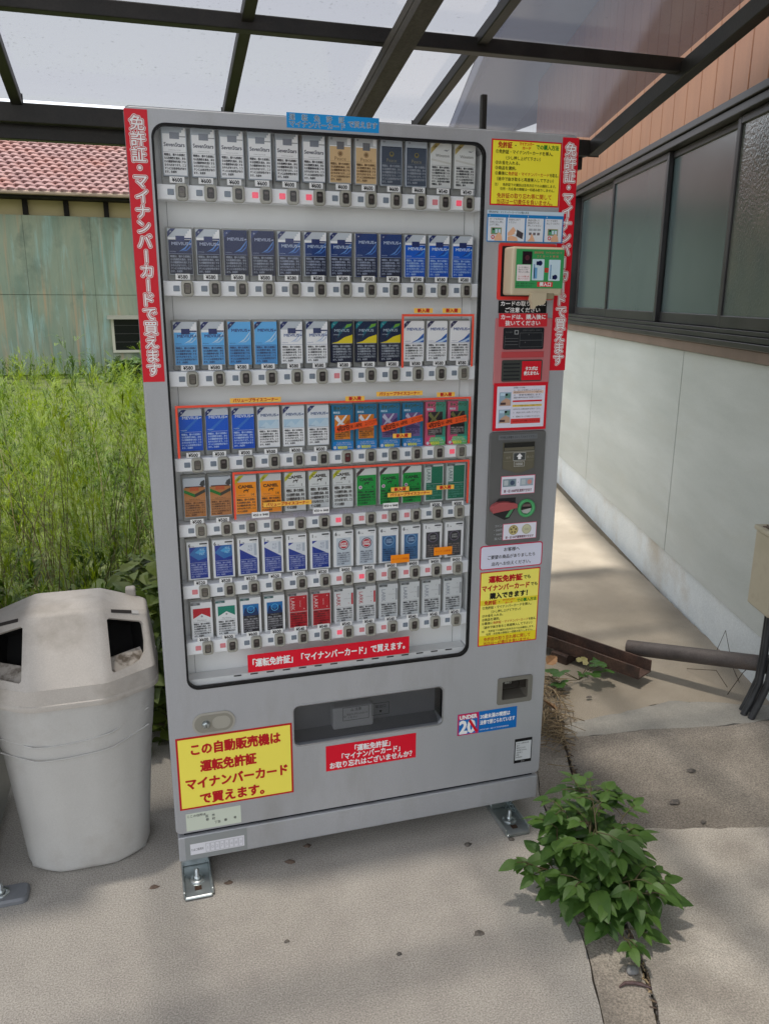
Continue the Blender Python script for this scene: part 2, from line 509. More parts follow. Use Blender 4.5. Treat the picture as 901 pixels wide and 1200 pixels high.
# windows
frost = noisy('frosted_glass', (0.075, 0.105, 0.108, 1), (0.11, 0.14, 0.14, 1), 0.8, 3, 0.2, 0.06, 260, rvar=0.02, bdist=0.001)
frost.node_tree.nodes['Principled BSDF'].inputs['Specular IOR Level'].default_value = 0.8
patt = noisy('patterned_glass', (0.07, 0.09, 0.095, 1), (0.15, 0.15, 0.12, 1), 1.2, 3, 0.12, 0.55, 70, rvar=0.02, bdist=0.004)
patt.node_tree.nodes['Principled BSDF'].inputs['Specular IOR Level'].default_value = 0.8
ZB, ZT = 1.335, 2.325
b = MB()
b.box(S0, S1, -0.09, 0.050, 1.310, 1.336, sash, 0.003)
b.box(S0, S1, -0.09, 0.040, 1.338, 1.362, sash, 0.002)
b.box(S0, S1, -0.09, 0.030, 1.364, 1.383, sash, 0.002)
b.box(S0, S1, -0.09, 0.050, 2.248, 2.281, sash, 0.003)
b.box(S0, S1, -0.09, 0.062, 2.284, 2.316, sash, 0.003)
b.box(3.225, 3.265, -0.09, 0.050, 1.385, 2.246, sash, 0.003)
b.build('window_frame', bld)
sashes = [(3.215, 2.22, 0.0, frost), (2.275, 1.23, 0.022, frost), (1.285, 0.345, 0.0, frost), (0.40, -0.60, 0.022, patt), (-0.55, -1.55, 0.0, frost), (-1.5, -2.5, 0.022, frost), (-2.45, -3.45, 0.0, frost)]
for (a, c, off, gm) in sashes:
    lo, hi = min(a, c), max(a, c)
    f = MB()
    st = 0.035
    f.box(lo, lo + st, off - 0.025, off, 1.385, 2.245, sash, 0.003)
    f.box(hi - st, hi, off - 0.025, off, 1.385, 2.245, sash, 0.003)
    f.box(lo + st, hi - st, off - 0.025, off, 1.385, 1.437, sash, 0.003)
    f.box(lo + st, hi - st, off - 0.025, off, 2.212, 2.245, sash, 0.003)
    fo = f.build('window_sash', bld)
    p = MB(); p.box(lo + st, hi - st, off - 0.015, off - 0.010, 1.437, 2.212, gm)
    p.build('pane', fo)
# upper boards: run the whole upper wall
b = MB()
x = S0; bw = 0.178
while x < S1 - 0.01:
    x2 = min(x + bw, S1)
    b.box(x + 0.004, x2 - 0.004, -0.05, 0.022, 2.318, 3.50, brd, 0.003, 1)
    x = x2
b.box(S0 + 0.01, S1 - 0.01, -0.20, -0.051, 2.318, 3.52, C(40, 26, 20, 0.8))
b.build('upper_wall', bld)
b = MB()
b.box(S0, S1, -4.5, -0.205, 0.0, 3.50, sid)
b.build('inner_wall', bld)
b = MB()
b.box(S0 - 0.1, S1 + 5.5, -0.1, 0.60, 3.505, 3.53, soff)
b.box(S0 - 0.1, S1 + 5.5, 0.601, 0.66, 3.47, 3.62, C(96, 106, 128, 0.5), 0.01)
b.build('eave_soffit', bld)
b = MB()
b.add([(S0 - .1, 0.66, 3.63), (S1 + 5.5, 0.66, 3.63), (S1 + 5.5, -2.4, 4.7), (S0 - .1, -2.4, 4.7), (S1 + 5.5, -5.4, 3.63), (S0 - .1, -5.4, 3.63)], [(0, 1, 2, 3), (3, 2, 4, 5)], C(74, 80, 92, 0.5))
b.build('roof', bld)

# ================================================================ carport over the machines
cp_mat = noisy('dark_carport_metal', (0.012, 0.011, 0.010, 1), (0.035, 0.030, 0.026, 1), 5, 8, 0.5, 0.15, 120, 0.2, 150)
cp_wood = noisy('weathered_beam', (0.045, 0.037, 0.030, 1), (0.085, 0.072, 0.060, 1), 4, 8, 0.7, 0.4, 60, 0.2, 90, stretch=(6, 0.5, 6))
panel = see_through('smoked_panel', (0.345, 0.335, 0.325, 1), rough=0.15, haze=0.15, haze_col=(0.38, 0.42, 0.56, 1), dirt=0.26)
cp = empty('carport', (0.43, 1.98, 0.0), 'dark framed carport roof with smoked translucent panels sloping down to the back', 'carport')
CP0 = Vector((0.43, 1.98, 0.0))
SL = 0.22
def rz(y): return 2.245 + SL * (2.0 - y)          # roof plane
def wallx(y): return 2.375 + 0.2924 * (y - 0.83)   # face of the building
def rx(y): return min(2.255, wallx(y) - 0.11)
YF = -2.6
ux = Vector((0, -1, SL)).normalized()
def rafter(name, x, w, h, dz, y0=2.0, y1=YF, mat=cp_mat, grooves=False):
    b = MB()
    for (za, zb, wa) in (((dz, dz + h, w),) if not grooves else ((dz, dz + h * .48, w), (dz + h * .48 + .001, dz + h * .52, w - 0.008), (dz + h * .52 + .001, dz + h, w))):
        v = []
        for y in (y0, y1):
            for (sx, zz) in ((-1, za), (1, za), (1, zb), (-1, zb)):
                v.append((x + sx * wa / 2 - CP0.x, y - CP0.y, rz(y) + zz))
        b.add(v, [(0, 1, 2, 3), (4, 5, 6, 7), (0, 1, 5, 4), (1, 2, 6, 5), (2, 3, 7, 6), (3, 0, 4, 7)], mat)
    b.build(name, cp, bevel=0.004)
xs = [-4.77, -3.90, -3.03, -2.16, -1.29, -0.42, 0.43, 1.305]
for x in xs: rafter('rafter', x, 0.042, 0.045, 0.012)
rafter('main_beam', 0.950, 0.070, 0.078, -0.102, y0=1.96, mat=cp_wood, grooves=True)
rafter('main_beam', -2.6, 0.070, 0.078, -0.102, y0=1.96, mat=cp_wood, grooves=True)
# edge beam beside the building follows the roof edge, then the wall
b = MB(); v = []
ys = [2.02, 0.45, -0.3, -1.2, YF]
for y in ys:
    x = rx(y)
    for (dx, zz) in ((-0.028, -0.040), (0.028, -0.040), (0.028, 0.030), (-0.028, 0.030)):
        v.append((x + dx - CP0.x, y - CP0.y, rz(y) + zz))
fs = [(0, 1, 2, 3), tuple(range(len(v) - 4, len(v)))]
for i in range(len(ys) - 1):
    for k in range(4): fs.append((4 * i + k, 4 * i + (k + 1) % 4, 4 * i + 4 + (k + 1) % 4, 4 * i + 4 + k))
b.add(v, fs, cp_mat)
b.build('edge_beam', cp, bevel=0.004)
def purlin(name, y, w, h, dz, x0=-5.0, mat=cp_mat):
    b = MB(); z = rz(y) + dz; x1 = rx(y) - 0.036
    b.box(x0 - CP0.x, x1 - CP0.x, y - w / 2 - CP0.y, y + w / 2 - CP0.y, z, z + h, mat, 0.004)
    b.build(name, cp)
purlin('back_beam', 2.02, 0.06, 0.075, -0.045)
purlin('gutter', 2.085, 0.055, 0.09, -0.085)
for y in (1.265, 0.47, -0.30, -1.06, -1.83, -2.57): purlin('purlin', y, 0.052, 0.052, -0.006)
# panels: one sheet per bay between rafters
edges = [-5.0] + xs + [2.3]
for i in range(len(edges) - 1):
    a, c = edges[i], edges[i + 1]
    a2 = a + (0.012 if i else 0); c2 = c - 0.012
    b = MB(); z0 = 0.062
    if i < len(edges) - 2:
        pl = [(a2, 2.06), (c2, 2.06), (c2, YF), (a2, YF)]
    else:
        pl = [(a2, 2.06), (2.25, 2.06)] + [(rx(y) - 0.01, y) for y in (0.45, -0.3, -1.2)] + [(a2 + 0.02, -1.9), (a2, -1.9)]
    lo = [(x - CP0.x, y - CP0.y, rz(y) + z0) for x, y in pl]
    hi = [(x, y, z + 0.004) for x, y, z in lo]
    n = len(pl)
    b.add(lo, [tuple(range(n))], panel)
    b.build('roof_panel', cp)
# posts stand behind the machines and to the left
for (x, y) in ((0.95, 1.93), (-2.6, 1.93)):
    b = MB(); b.box(x - 0.05 - CP0.x, x + 0.05 - CP0.x, y - 0.05 - CP0.y, y + 0.05 - CP0.y, -0.03, rz(y) - 0.104, cp_mat, 0.005)
    b.build('post', cp)
for x in (0.95, -2.6):
    b = MB(); y = YF + 0.15
    b.box(x - 0.05 - CP0.x, x + 0.05 - CP0.x, y - 0.05 - CP0.y, y + 0.05 - CP0.y, -0.03, rz(y) - 0.104, cp_mat, 0.005)
    b.build('post', cp)

# ================================================================ old shed behind the weeds
sh = empty('shed', (-1.4, 15.1, 0.0), 'old shed with rust streaked green metal wall and red tiled roof', 'shed')
gm, t, p, n = nodes_of('rusty_green_sheet')
L = t.links.new
tc = n.new('ShaderNodeTexCoord')
def strk(scale, st, lo, hi, det=6):
    mp = n.new('ShaderNodeMapping'); mp.inputs['Scale'].default_value = st
    L(tc.outputs['Object'], mp.inputs[0])
    z = n.new('ShaderNodeTexNoise'); z.inputs['Scale'].default_value = scale; z.inputs['Detail'].default_value = det; z.inputs['Roughness'].default_value = 0.65
    z.inputs['Distortion'].default_value = 0.4
    L(mp.outputs[0], z.inputs['Vector'])
    r = n.new('ShaderNodeValToRGB'); r.color_ramp.elements[0].position = lo; r.color_ramp.elements[1].position = hi
    L(z.outputs['Fac'], r.inputs[0]); return r
def mixc(f, a, b_):
    x = n.new('ShaderNodeMix'); x.data_type = 'RGBA'
    L(f, x.inputs[0])
    if isinstance(a, tuple): x.inputs[6].default_value = a
    else: L(a, x.inputs[6])
    x.inputs[7].default_value = b_
    return x.outputs[2]
c = mixc(strk(1.0, (1.6, 1, 0.5), 0.38, 0.62).outputs[0], (0.165, 0.235, 0.175, 1), (0.27, 0.30, 0.21, 1))
c = mixc(strk(1.7, (2.6, 1, 0.35), 0.52, 0.70).outputs[0], c, (0.28, 0.42, 0.38, 1))
c = mixc(strk(2.4, (3.5, 1, 0.16), 0.55, 0.75).outputs[0], c, (0.40, 0.27, 0.15, 1))
c = mixc(strk(1.0, (1.3, 1, 0.9), 0.55, 0.7).outputs[0], c, (0.11, 0.15, 0.11, 1))
c = mixc(strk(9.0, (3.0, 1, 0.10), 0.55, 0.8).outputs[0], c, (0.16, 0.15, 0.10, 1))
L(c, p.inputs['Base Color']); p.inputs['Roughness'].default_value = 0.6
dark = C(22, 18, 16, 0.8)
plas = C(178, 165, 125, 0.9)
b = MB()
for x0, x1 in ((-6.0, -4.2), (-4.197, -2.39), (-2.387, -0.58), (-0.577, 0.60), (0.603, 2.2), (2.203, 4.2), (4.203, 6.2), (6.203, 8.2)):
    b.box(x0, x1, 0.0, 0.05, 1.505, 2.93, gm, 0.004); b.box(x0, x1, 0.008, 0.05, 0.0, 1.50, gm, 0.004)
b.build('metal_wall', sh)
b = MB(); b.box(-6, 8.2, 0.10, 0.2, 2.6, 3.4, plas)
b.build('plaster_band', sh)
for k in range(-7, 13):
    x = -0.505 + 0.712 * k
    b = MB(); b.box(x - 0.045, x + 0.045, -0.02, 0.11, 2.935, 3.24, dark, 0.005)
    b.build('wall_post', sh)
b = MB(); b.box(-6.2, 8.4, -0.45, 0.4, 3.205, 3.262, dark, 0.01)
b.build('eave_board', sh)
b = MB(); b.box(-6.2, 8.4, -0.56, -0.45, 3.235, 3.30, noisy('copper_gutter', (0.22, 0.16, 0.11, 1), (0.32, 0.24, 0.17, 1), 3, 5, 0.6), 0.02)
b.build('gutter', sh)
w = MB()
w.box(0.84, 1.5, -0.03, 0.045, 0.40, 0.45, C(190, 188, 170, 0.7)); w.box(0.84, 1.5, -0.03, 0.045, 1.06, 1.11, C(190, 188, 170, 0.7))
w.box(0.84, 0.89, -0.03, 0.045, 0.45, 1.06, C(190, 188, 170, 0.7))
w.add([(0.78, -0.03, 1.12), (1.5, -0.03, 1.12), (1.5, -0.24, 1.05), (0.78, -0.24, 1.05)], [(0, 1, 2, 3)], C(160, 158, 140, 0.7))
wf = w.build('window', sh)
w = MB(); w.box(0.89, 1.5, -0.012, -0.006, 0.45, 1.06, C(24, 26, 28, 0.15))
for zz in (0.60, 0.76, 0.92): w.box(0.89, 1.5, -0.022, -0.013, zz, zz + 0.012, C(60, 60, 58, 0.5))
w.build('pane', wf)
# tiled roof
t1 = noisy('red_clay_tile', (0.155, 0.075, 0.07, 1), (0.25, 0.145, 0.135, 1), 4.5, 4, 0.6, 0.1, 40, c3=(0.26, 0.10, 0.07, 1), s3=0.9)
b = MB()
sl = 0.52; Lr = 3.05; nc = 17; tw = 0.178; ns = 6
x0, x1 = -6.3, 8.5
nx = int((x1 - x0) / tw) * ns
for k in range(nc):
    dA = Lr * k / nc; dB = Lr * (k + 1) / nc + 0.03
    vs = []
    sh_x = k * tw * 0.36
    for i in range(nx + 1):
        x = x0 + i * tw / ns
        ph = 2 * pi * (x + sh_x) / tw
        w_ = 0.015 * sin(ph) + 0.005 * sin(2 * ph + 0.6)
        for (dd, lift) in ((dA, -0.010), (dA, 0.038), (dB, 0.0)):
            yy = -0.55 + dd * cos(math.atan(sl)); zz = 3.30 + dd * sin(math.atan(sl))
            
            dd2 = -0.030 * (w_ / 0.02) if lift >= 0.0 and lift > 0.01 else 0
            vs.append((x, yy + dd2 * cos(math.atan(sl)), zz + lift + w_ + dd2 * sin(math.atan(sl))))
    fs = []
    for i in range(nx):
        a = 3 * i; c2 = 3 * (i + 1)
        fs += [(a, c2, c2 + 1, a + 1), (a + 1, c2 + 1, c2 + 2, a + 2)]
    b.add(vs, fs, t1)
b.build('tiled_roof', sh)
ry = -0.55 + Lr * cos(math.atan(sl)); rzz = 3.30 + Lr * sin(math.atan(sl))
b = MB()
b.box(x0, x1, ry - 0.10, ry + 0.16, rzz - 0.03, rzz + 0.10, t1, 0.01)
b.box(x0, x1, ry - 0.08, ry + 0.14, rzz + 0.105, rzz + 0.18, t1, 0.01)
i = x0
while i < x1:
    b.tube([(i + 0.01, ry + 0.03, rzz + 0.19), (i + 0.23, ry + 0.03, rzz + 0.20), (i + 0.26, ry + 0.03, rzz + 0.225)], [0.06, 0.062, 0.07], t1, 10)
    i += 0.255
b.build('ridge', sh)
b = MB()
b.box(-6, 8.2, 0.2, 4.0, 0, 3.2, dark)
b.add([(x0, ry + .1, rzz), (x1, ry + .1, rzz), (x1, 5.0, 3.2), (x0, 5.0, 3.2)], [(0, 1, 2, 3)], t1)
b.build('rear_wall', sh)
# ================================================================ vending machine
WHITE = C(242, 242, 242, 0.5); BLACK = C(20, 20, 22, 0.5); DARKT = C(48, 46, 48, 0.6)
RED = C(216, 22, 42, 0.42); REDT = C(190, 22, 30, 0.5); YEL = C(236, 214, 48, 0.45)
silver = noisy('silver_paint', (0.39, 0.40, 0.42, 1), (0.43, 0.44, 0.46, 1), 1.4, 6, 0.36, 0.02, 400, 0.04, 300, metal=0.15, rvar=0.08, c3=(0.34, 0.34, 0.34, 1), s3=2.6, stretch=(2.5, 1, 0.7))
silver2 = noisy('silver_side', (0.30, 0.31, 0.32, 1), (0.34, 0.35, 0.36, 1), 1.4, 6, 0.42, metal=0.3, rvar=0.05)
gask = C(16, 16, 17, 0.6)
bay = noisy('bay_white', (0.70, 0.71, 0.71, 1), (0.77, 0.78, 0.78, 1), 2.0, 4, 0.5)
railm = C(242, 244, 247, 0.4)
traym = noisy('tray_grey', (0.30, 0.30, 0.28, 1), (0.38, 0.38, 0.355, 1), 18, 5, 0.35)
bez = C(166, 164, 154, 0.42)
btn = C(58, 50, 48, 0.3); btnr = C(96, 26, 32, 0.3); btng = C(112, 106, 96, 0.35)
lampg = C(122, 134, 148, 0.25); lampr = C(222, 84, 104, 0.3, 0, 0.22); lampd = C(196, 120, 126, 0.3, 0, 0.08)
steel = noisy('zinc_steel', (0.36, 0.40, 0.40, 1), (0.50, 0.54, 0.54, 1), 20, 5, 0.3, metal=0.85)

vm = empty('vending_machine', (0, 0, 0), 'tall silver cigarette vending machine with red and yellow notices and seven lit rows of packs', 'vending machine')
vm['label'] = 'tall silver cigarette vending machine with red banners and seven rows of packs behind glass'
W, ZT_ = 1.0493, 1.890
# cabinet behind the door
b = MB(); b.box(0.012, W - 0.012, 0.062, 0.62, 0.062, 1.882, silver2, 0.006)
b.build('cabinet', vm)
b = MB(); b.box(0.004, W - 0.004, 0.002, 0.5, 0.060, 0.1345, silver, 0.004)
b.build('kick_plate', vm)
# door
win = rrect(0.0525, 0.8075, 0.5555, 1.8600, 0.030, 7)
slot = rrect(0.3175, 0.7345, 0.3570, 0.4720, 0.014, 5)
cup = rrect(0.9035, 1.0025, 0.3940, 0.4685, 0.004, 2)
b = MB()
b.plate(rrect(0.004, W - 0.004, 0.1475, ZT_ - 0.004, 0.012, 4), [list(reversed(win)), list(reversed(slot)), list(reversed(cup))], 0.0, 0.055, silver)
# soft rim round the door
rim0 = rrect(0.0, W, 0.1435, ZT_, 0.014, 4); rim1 = rrect(0.004, W - 0.004, 0.1475, ZT_ - 0.004, 0.012, 4)
n = len(rim0)
b.add([(x, 0.006, z) for x, z in rim0] + [(x, 0.0, z) for x, z in rim1] + [(x, 0.060, z) for x, z in rim0],
      [(i, (i + 1) % n, n + (i + 1) % n, n + i) for i in range(n)] + [(i, (i + 1) % n, 2 * n + (i + 1) % n, 2 * n + i) for i in range(n)], silver, True)
b.build('door', vm)
b = MB(); b.box(0.02, W - 0.02, 0.012, 0.06, 0.1345, 0.150, C(26, 28, 36, 0.6))
b.build('door_gap', vm)
# gasket ring
gi = rrect(0.0575, 0.8025, 0.5605, 1.8545, 0.026, 7)
b = MB(); b.plate(win, [list(reversed(gi))], -0.0012, 0.012, gask)
b.build('gasket', vm)
# bay: back and side walls
b = MB()
x0, x1, z0, z1 = 0.0535, 0.8065, 0.5565, 1.859
b.rect(x0, x1, z0, z1, 0.060, bay)
b.quad((x0, 0.012, z0), (x0, 0.06, z0), (x0, 0.06, z1), (x0, 0.012, z1), bay)
b.quad((x1, 0.012, z0), (x1, 0.06, z0), (x1, 0.06, z1), (x1, 0.012, z1), bay)
b.quad((x0, 0.012, z0), (x1, 0.012, z0), (x1, 0.06, z0), (x0, 0.06, z0), bay)
b.quad((x0, 0.012, z1), (x1, 0.012, z1), (x1, 0.06, z1), (x0, 0.06, z1), bay)
b.rect(0.781, 0.7822, z0, z1, 0.0594, C(110, 112, 114, 0.6))
b.rect(0.0765, 0.0775, z0, z1, 0.0594, C(110, 112, 114, 0.6))
for k in range(14):
    xx = 0.17 + 0.042 * k + (0.03 if k > 6 else 0)
    b.box(xx, xx + 0.019, 0.017, 0.0185, 0.5705, 0.5735, DARKT)
b.box(x0 + 0.002, x1 - 0.002, 0.0188, 0.058, 0.5575, 0.575, bay)
b.build('display_bay', vm)
# rails with buttons, lamps and price tags
ROWS = [(1.711, 1.742), (1.5105, 1.543), (1.310, 1.345), (1.112, 1.144), (0.952, 0.983), (0.7940, 0.8285), (0.6450, 0.6790)]
PKZ = [1.7600, 1.5562, 1.3570, 1.1590, 0.9960, 0.8375, 0.6800]
PKX = lambda i: 0.0995 + 0.0606 * i
RED_L = [{3: 1, 4: 1, 5: 1, 10: 2, 11: 1}, {}, {6: 2}, {11: 1}, {6: 1, 7: 2, 8: 2, 9: 2}, {0: 2, 6: 2, 7: 1, 8: 2, 9: 2, 10: 2, 11: 2}, {0: 2, 1: 2, 6: 1, 7: 2, 8: 2}]
PRICE = [['600'] * 10 + ['540'] * 2, ['580'] * 12, ['580'] * 12, ['500'] * 6 + [None] * 6, ['500', '500'] + [None] * 8 + ['500', '500'],
         ['520'] * 6 + ['450'] * 6, ['600'] * 4 + ['540'] * 8]
def lampmesh(m):
    b = MB(); b.box(-0.0068, 0.0068, -0.0015, 0.002, -0.0062, 0.0062, m, 0.001, 1); return b.mesh('lamp')
LM = {0: lampmesh(lampg), 1: lampmesh(lampr), 2: lampmesh(lampd)}
def btnmesh(m):
    b = MB()
    o = rrect(-0.0132, 0.0132, -0.0178, 0.0178, 0.0075, 5); i = rrect(-0.0108, 0.0108, -0.0160, 0.0160, 0.0060, 5); h = rrect(-0.0076, 0.0076, -0.0116, 0.0116, 0.0042, 5)
    k = len(o)
    b.add([(x, 0.0, z) for x, z in o] + [(x, -0.008, z) for x, z in o] + [(x, -0.0105, z) for x, z in i] + [(x, -0.0105, z) for x, z in h] + [(x, -0.0050, z) for x, z in h],
          [(j * k + a, j * k + (a + 1) % k, (j + 1) * k + (a + 1) % k, (j + 1) * k + a) for j in range(4) for a in range(k)], bez, False)
    p = rrect(-0.0066, 0.0066, -0.0106, 0.0106, 0.0035, 4); p2 = rrect(-0.0058, 0.0058, -0.0098, 0.0098, 0.003, 4); k = len(p)
    b.shape(h, -0.0051, BLACK)
    b.add([(x, -0.0052, z) for x, z in p] + [(x, -0.0085, z) for x, z in p2], [(a, (a + 1) % k, k + (a + 1) % k, k + a) for a in range(k)], m)
    b.shape(p2, -0.0085, m)
    b.box(-0.0042, 0.0042, -0.0092, -0.0084, 0.002, 0.0072, C(100, 92, 90, 0.4), 0.0006, 1)
    b.rect(-0.005, 0.005, -0.0012, -0.0005, -0.0087, BLACK)
    return b.mesh('button')
BM = [btnmesh(btn), btnmesh(btng), btnmesh(btnr)]
def tagmesh(p):
    b = MB(); b.box(-0.0155, 0.0155, 0.0, 0.0012, -0.0062, 0.0062, WHITE)
    b.text('¥' + p, 0, 0, 0.0115, -0.0003, BLACK, w=0.021, off=0.03)
    return b.mesh('price_tag')
TM = {p: tagmesh(p) for p in ('600', '540', '580', '500', '520', '450')}
def sub(name, me, par, loc):
    o = bpy.data.objects.new(name, me); COL.objects.link(o); o.parent = par; o.location = loc; return o
for r, (za, zb) in enumerate(ROWS):
    b = MB(); b.box(0.0545, 0.8055, 0.0135, 0.0585, za, zb, railm, 0.0025)
    rail = b.build('selection_rail', vm)
    b = MB()
    for i in range(12):
        cx = PKX(i); b.box(cx - 0.0293, cx + 0.0293, 0.0405, 0.058, zb + 0.0005, PKZ[r] + 0.1015, traym, 0.0015, 1)
        b.box(cx - 0.0303, cx - 0.0297, 0.034, 0.0404, zb + 0.001, PKZ[r] + 0.10, traym)
    b.build('pack_tray', vm)
    zc = (za + zb) / 2
    for i in range(12):
        bx = 0.1090 + 0.0602 * i
        kind = RED_L[r].get(i, 0)
        sub('lamp', LM[kind], rail, (bx - 0.0232, 0.0135, zc))
        sub('button', BM[1 if (i == 0 or i == 11 and r > 1) else (2 if (r, i) in ((3, 6), (3, 11)) else 0)], rail, (bx, 0.0135, zc))
        if PRICE[r][i]: sub('price_tag', TM[PRICE[r][i]], rail, (PKX(i) + 0.001, 0.0115, zb + (0.0092, 0.0088, 0.0080, 0.0074, 0.0066, 0.0062, 0.0058)[r]))
# window glass
glass = see_through('window_glass', (0.975, 0.98, 0.98, 1), rough=0.01, ior=1.36, haze=0.004, haze_col=(0.8, 0.82, 0.84, 1))
b = MB(); b.shape(list(gi), 0.0020, glass)
b.build('window_pane', vm)

# ---------------- stickers and fittings on the door (y = 0 is the door's face)
def sticker(name, x0, x1, z0, z1, mat, y=0.0, th=0.0008):
    b = MB(); b.box(x0, x1, y - th, y - 0.0001, z0, z1, mat); b.y = y - th
    return b
def LY(b, k): return b.y - 0.00035 * k
# red side banners, outlined white letters
def banner(x0, x1, z0, z1):
    b = sticker('banner', x0, x1, z0, z1, RED)
    s = '免許証・マイナンバーカードで買えます'
    n = len(s); pad = 0.012; hts = [(0.72 if ch == '・' else 1.0) for ch in s]
    tot = (z1 - z0 - 2 * pad); u = tot / sum(hts); z = z1 - pad; cx = (x0 + x1) / 2 + 0.001
    for ch, hh in zip(s, hts):
        zc = z - u * hh / 2; z -= u * hh
        e = min(u * 1.02, 0.037)
        for k, (of, m) in enumerate(((0.105, WHITE), (0.062, REDT), (0.016, WHITE))):
            if ch == 'ー':
                b.text(ch, cx, zc, e, LY(b, k + 1), m, off=of, rot=-pi / 2)
            else:
                b.text(ch, cx, zc, e, LY(b, k + 1), m, off=of)
    return b
o = banner(0.0012, 0.0475, 1.3245, 1.8825).build('banner', vm)
o = banner(1.0047, 1.0485, 1.3295, 1.8825).build('banner', vm)
# blue strip over the window
b = sticker('', 0.3380, 0.5462, 1.8655, 1.8960, C(20, 150, 222, 0.45)); b.y -= 0.0
W2 = C(196, 224, 240, 0.5); DB = C(84, 84, 110, 0.6)
for k, (of, m) in enumerate(((0.05, W2), (0.0, DB))):
    for j, ch in enumerate('運転免許証'): b.text(ch, 0.350 + 0.0275 * j, 1.8870, 0.0135, LY(b, 1 + k), m, off=of)
    b.text('マイナンバーカード', 0.344, 1.8735, 0.0135, LY(b, 1 + k), m, w=0.124, al='L', off=of)
    b.text('で買えます', 0.4755, 1.8800, 0.014, LY(b, 1 + k), m, w=0.066, al='L', off=of)
b.build('notice', vm, label='small sky blue notice above the window')
# yellow how-to notice
GRN = C(30, 130, 40, 0.5); ORT = C(222, 74, 20, 0.5)
def howto(b, x0, x1, z0, z1):
    w = x1 - x0; h = z1 - z0
    def X(u): return x0 + u * w
    def Z(v): return z1 - v * h
    b.text('免許証', X(.08), Z(.085), .10 * h, LY(b, 2), REDT, w=.20 * w, al='L', off=.03)
    b.text('・', X(.33), Z(.085), .10 * h, LY(b, 2), BLACK)
    b.text('マイナンバー', X(.385), Z(.055), .055 * h, LY(b, 2), ORT, w=.21 * w, al='L', off=.04)
    b.text('カード', X(.43), Z(.115), .05 * h, LY(b, 2), ORT, w=.12 * w, al='L', off=.04)
    b.text('での購入方法', X(.63), Z(.09), .08 * h, LY(b, 2), GRN, w=.33 * w, al='L', off=.03)
    yv = .185
    b.text('①免許証・マイナンバーカードを挿入。', X(.05), Z(yv), .065 * h, LY(b, 2), BLACK, w=.83 * w, al='L', off=.015)
    b.text('（少し押し上げて下さい）', X(.20), Z(yv + .09), .06 * h, LY(b, 2), BLACK, w=.50 * w, al='L', off=.015)
    b.text('②お金を入れる。', X(.05), Z(yv + .165), .06 * h, LY(b, 2), BLACK, w=.35 * w, al='L', off=.015)
    b.text('③商品を選択。', X(.05), Z(yv + .245), .06 * h, LY(b, 2), BLACK, w=.30 * w, al='L', off=.015)
    b.text('④最後に', X(.05), Z(yv + .325), .06 * h, LY(b, 2), BLACK, w=.18 * w, al='L', off=.015)
    b.text('免許証・マイナンバーカード', X(.24), Z(yv + .325), .06 * h, LY(b, 2), REDT, w=.60 * w, al='L', off=.01)
    b.text('を取る。', X(.85), Z(yv + .325), .06 * h, LY(b, 2), BLACK, w=.125 * w, al='L', off=.015)
    b.text('（途中で抜き取ると再度挿入して下さい）', X(.08), Z(yv + .41), .06 * h, LY(b, 2), BLACK, w=.83 * w, al='L', off=.015)
    b.text('注）　免許証での識別は生年月日でのみ識別します。', X(.05), Z(yv + .495), .05 * h, LY(b, 2), BLACK, w=.90 * w, al='L', off=.01)
    b.text('住所・氏名等の情報は一切読み取りしません。', X(.13), Z(yv + .56), .05 * h, LY(b, 2), BLACK, w=.80 * w, al='L', off=.01)
    b.text('免許証の取り忘れ等に関して', X(.09), Z(yv + .665), .085 * h, LY(b, 2), REDT, w=.80 * w, al='L', off=.01)
    b.text('当店は一切責任を負いません。', X(.09), Z(yv + .755), .085 * h, LY(b, 2), REDT, w=.82 * w, al='L', off=.01)
YEL2 = C(255, 242, 64, 0.5)
b = sticker('', 0.8205, 1.0032, 1.7240, 1.8698, RED)
b.rect(0.8238, 1.0000, 1.7272, 1.8666, LY(b, 1), YEL2)
howto(b, 0.8225, 1.0015, 1.7240, 1.8698)
b.build('notice', vm, label='yellow how to buy notice at the top right of the door')
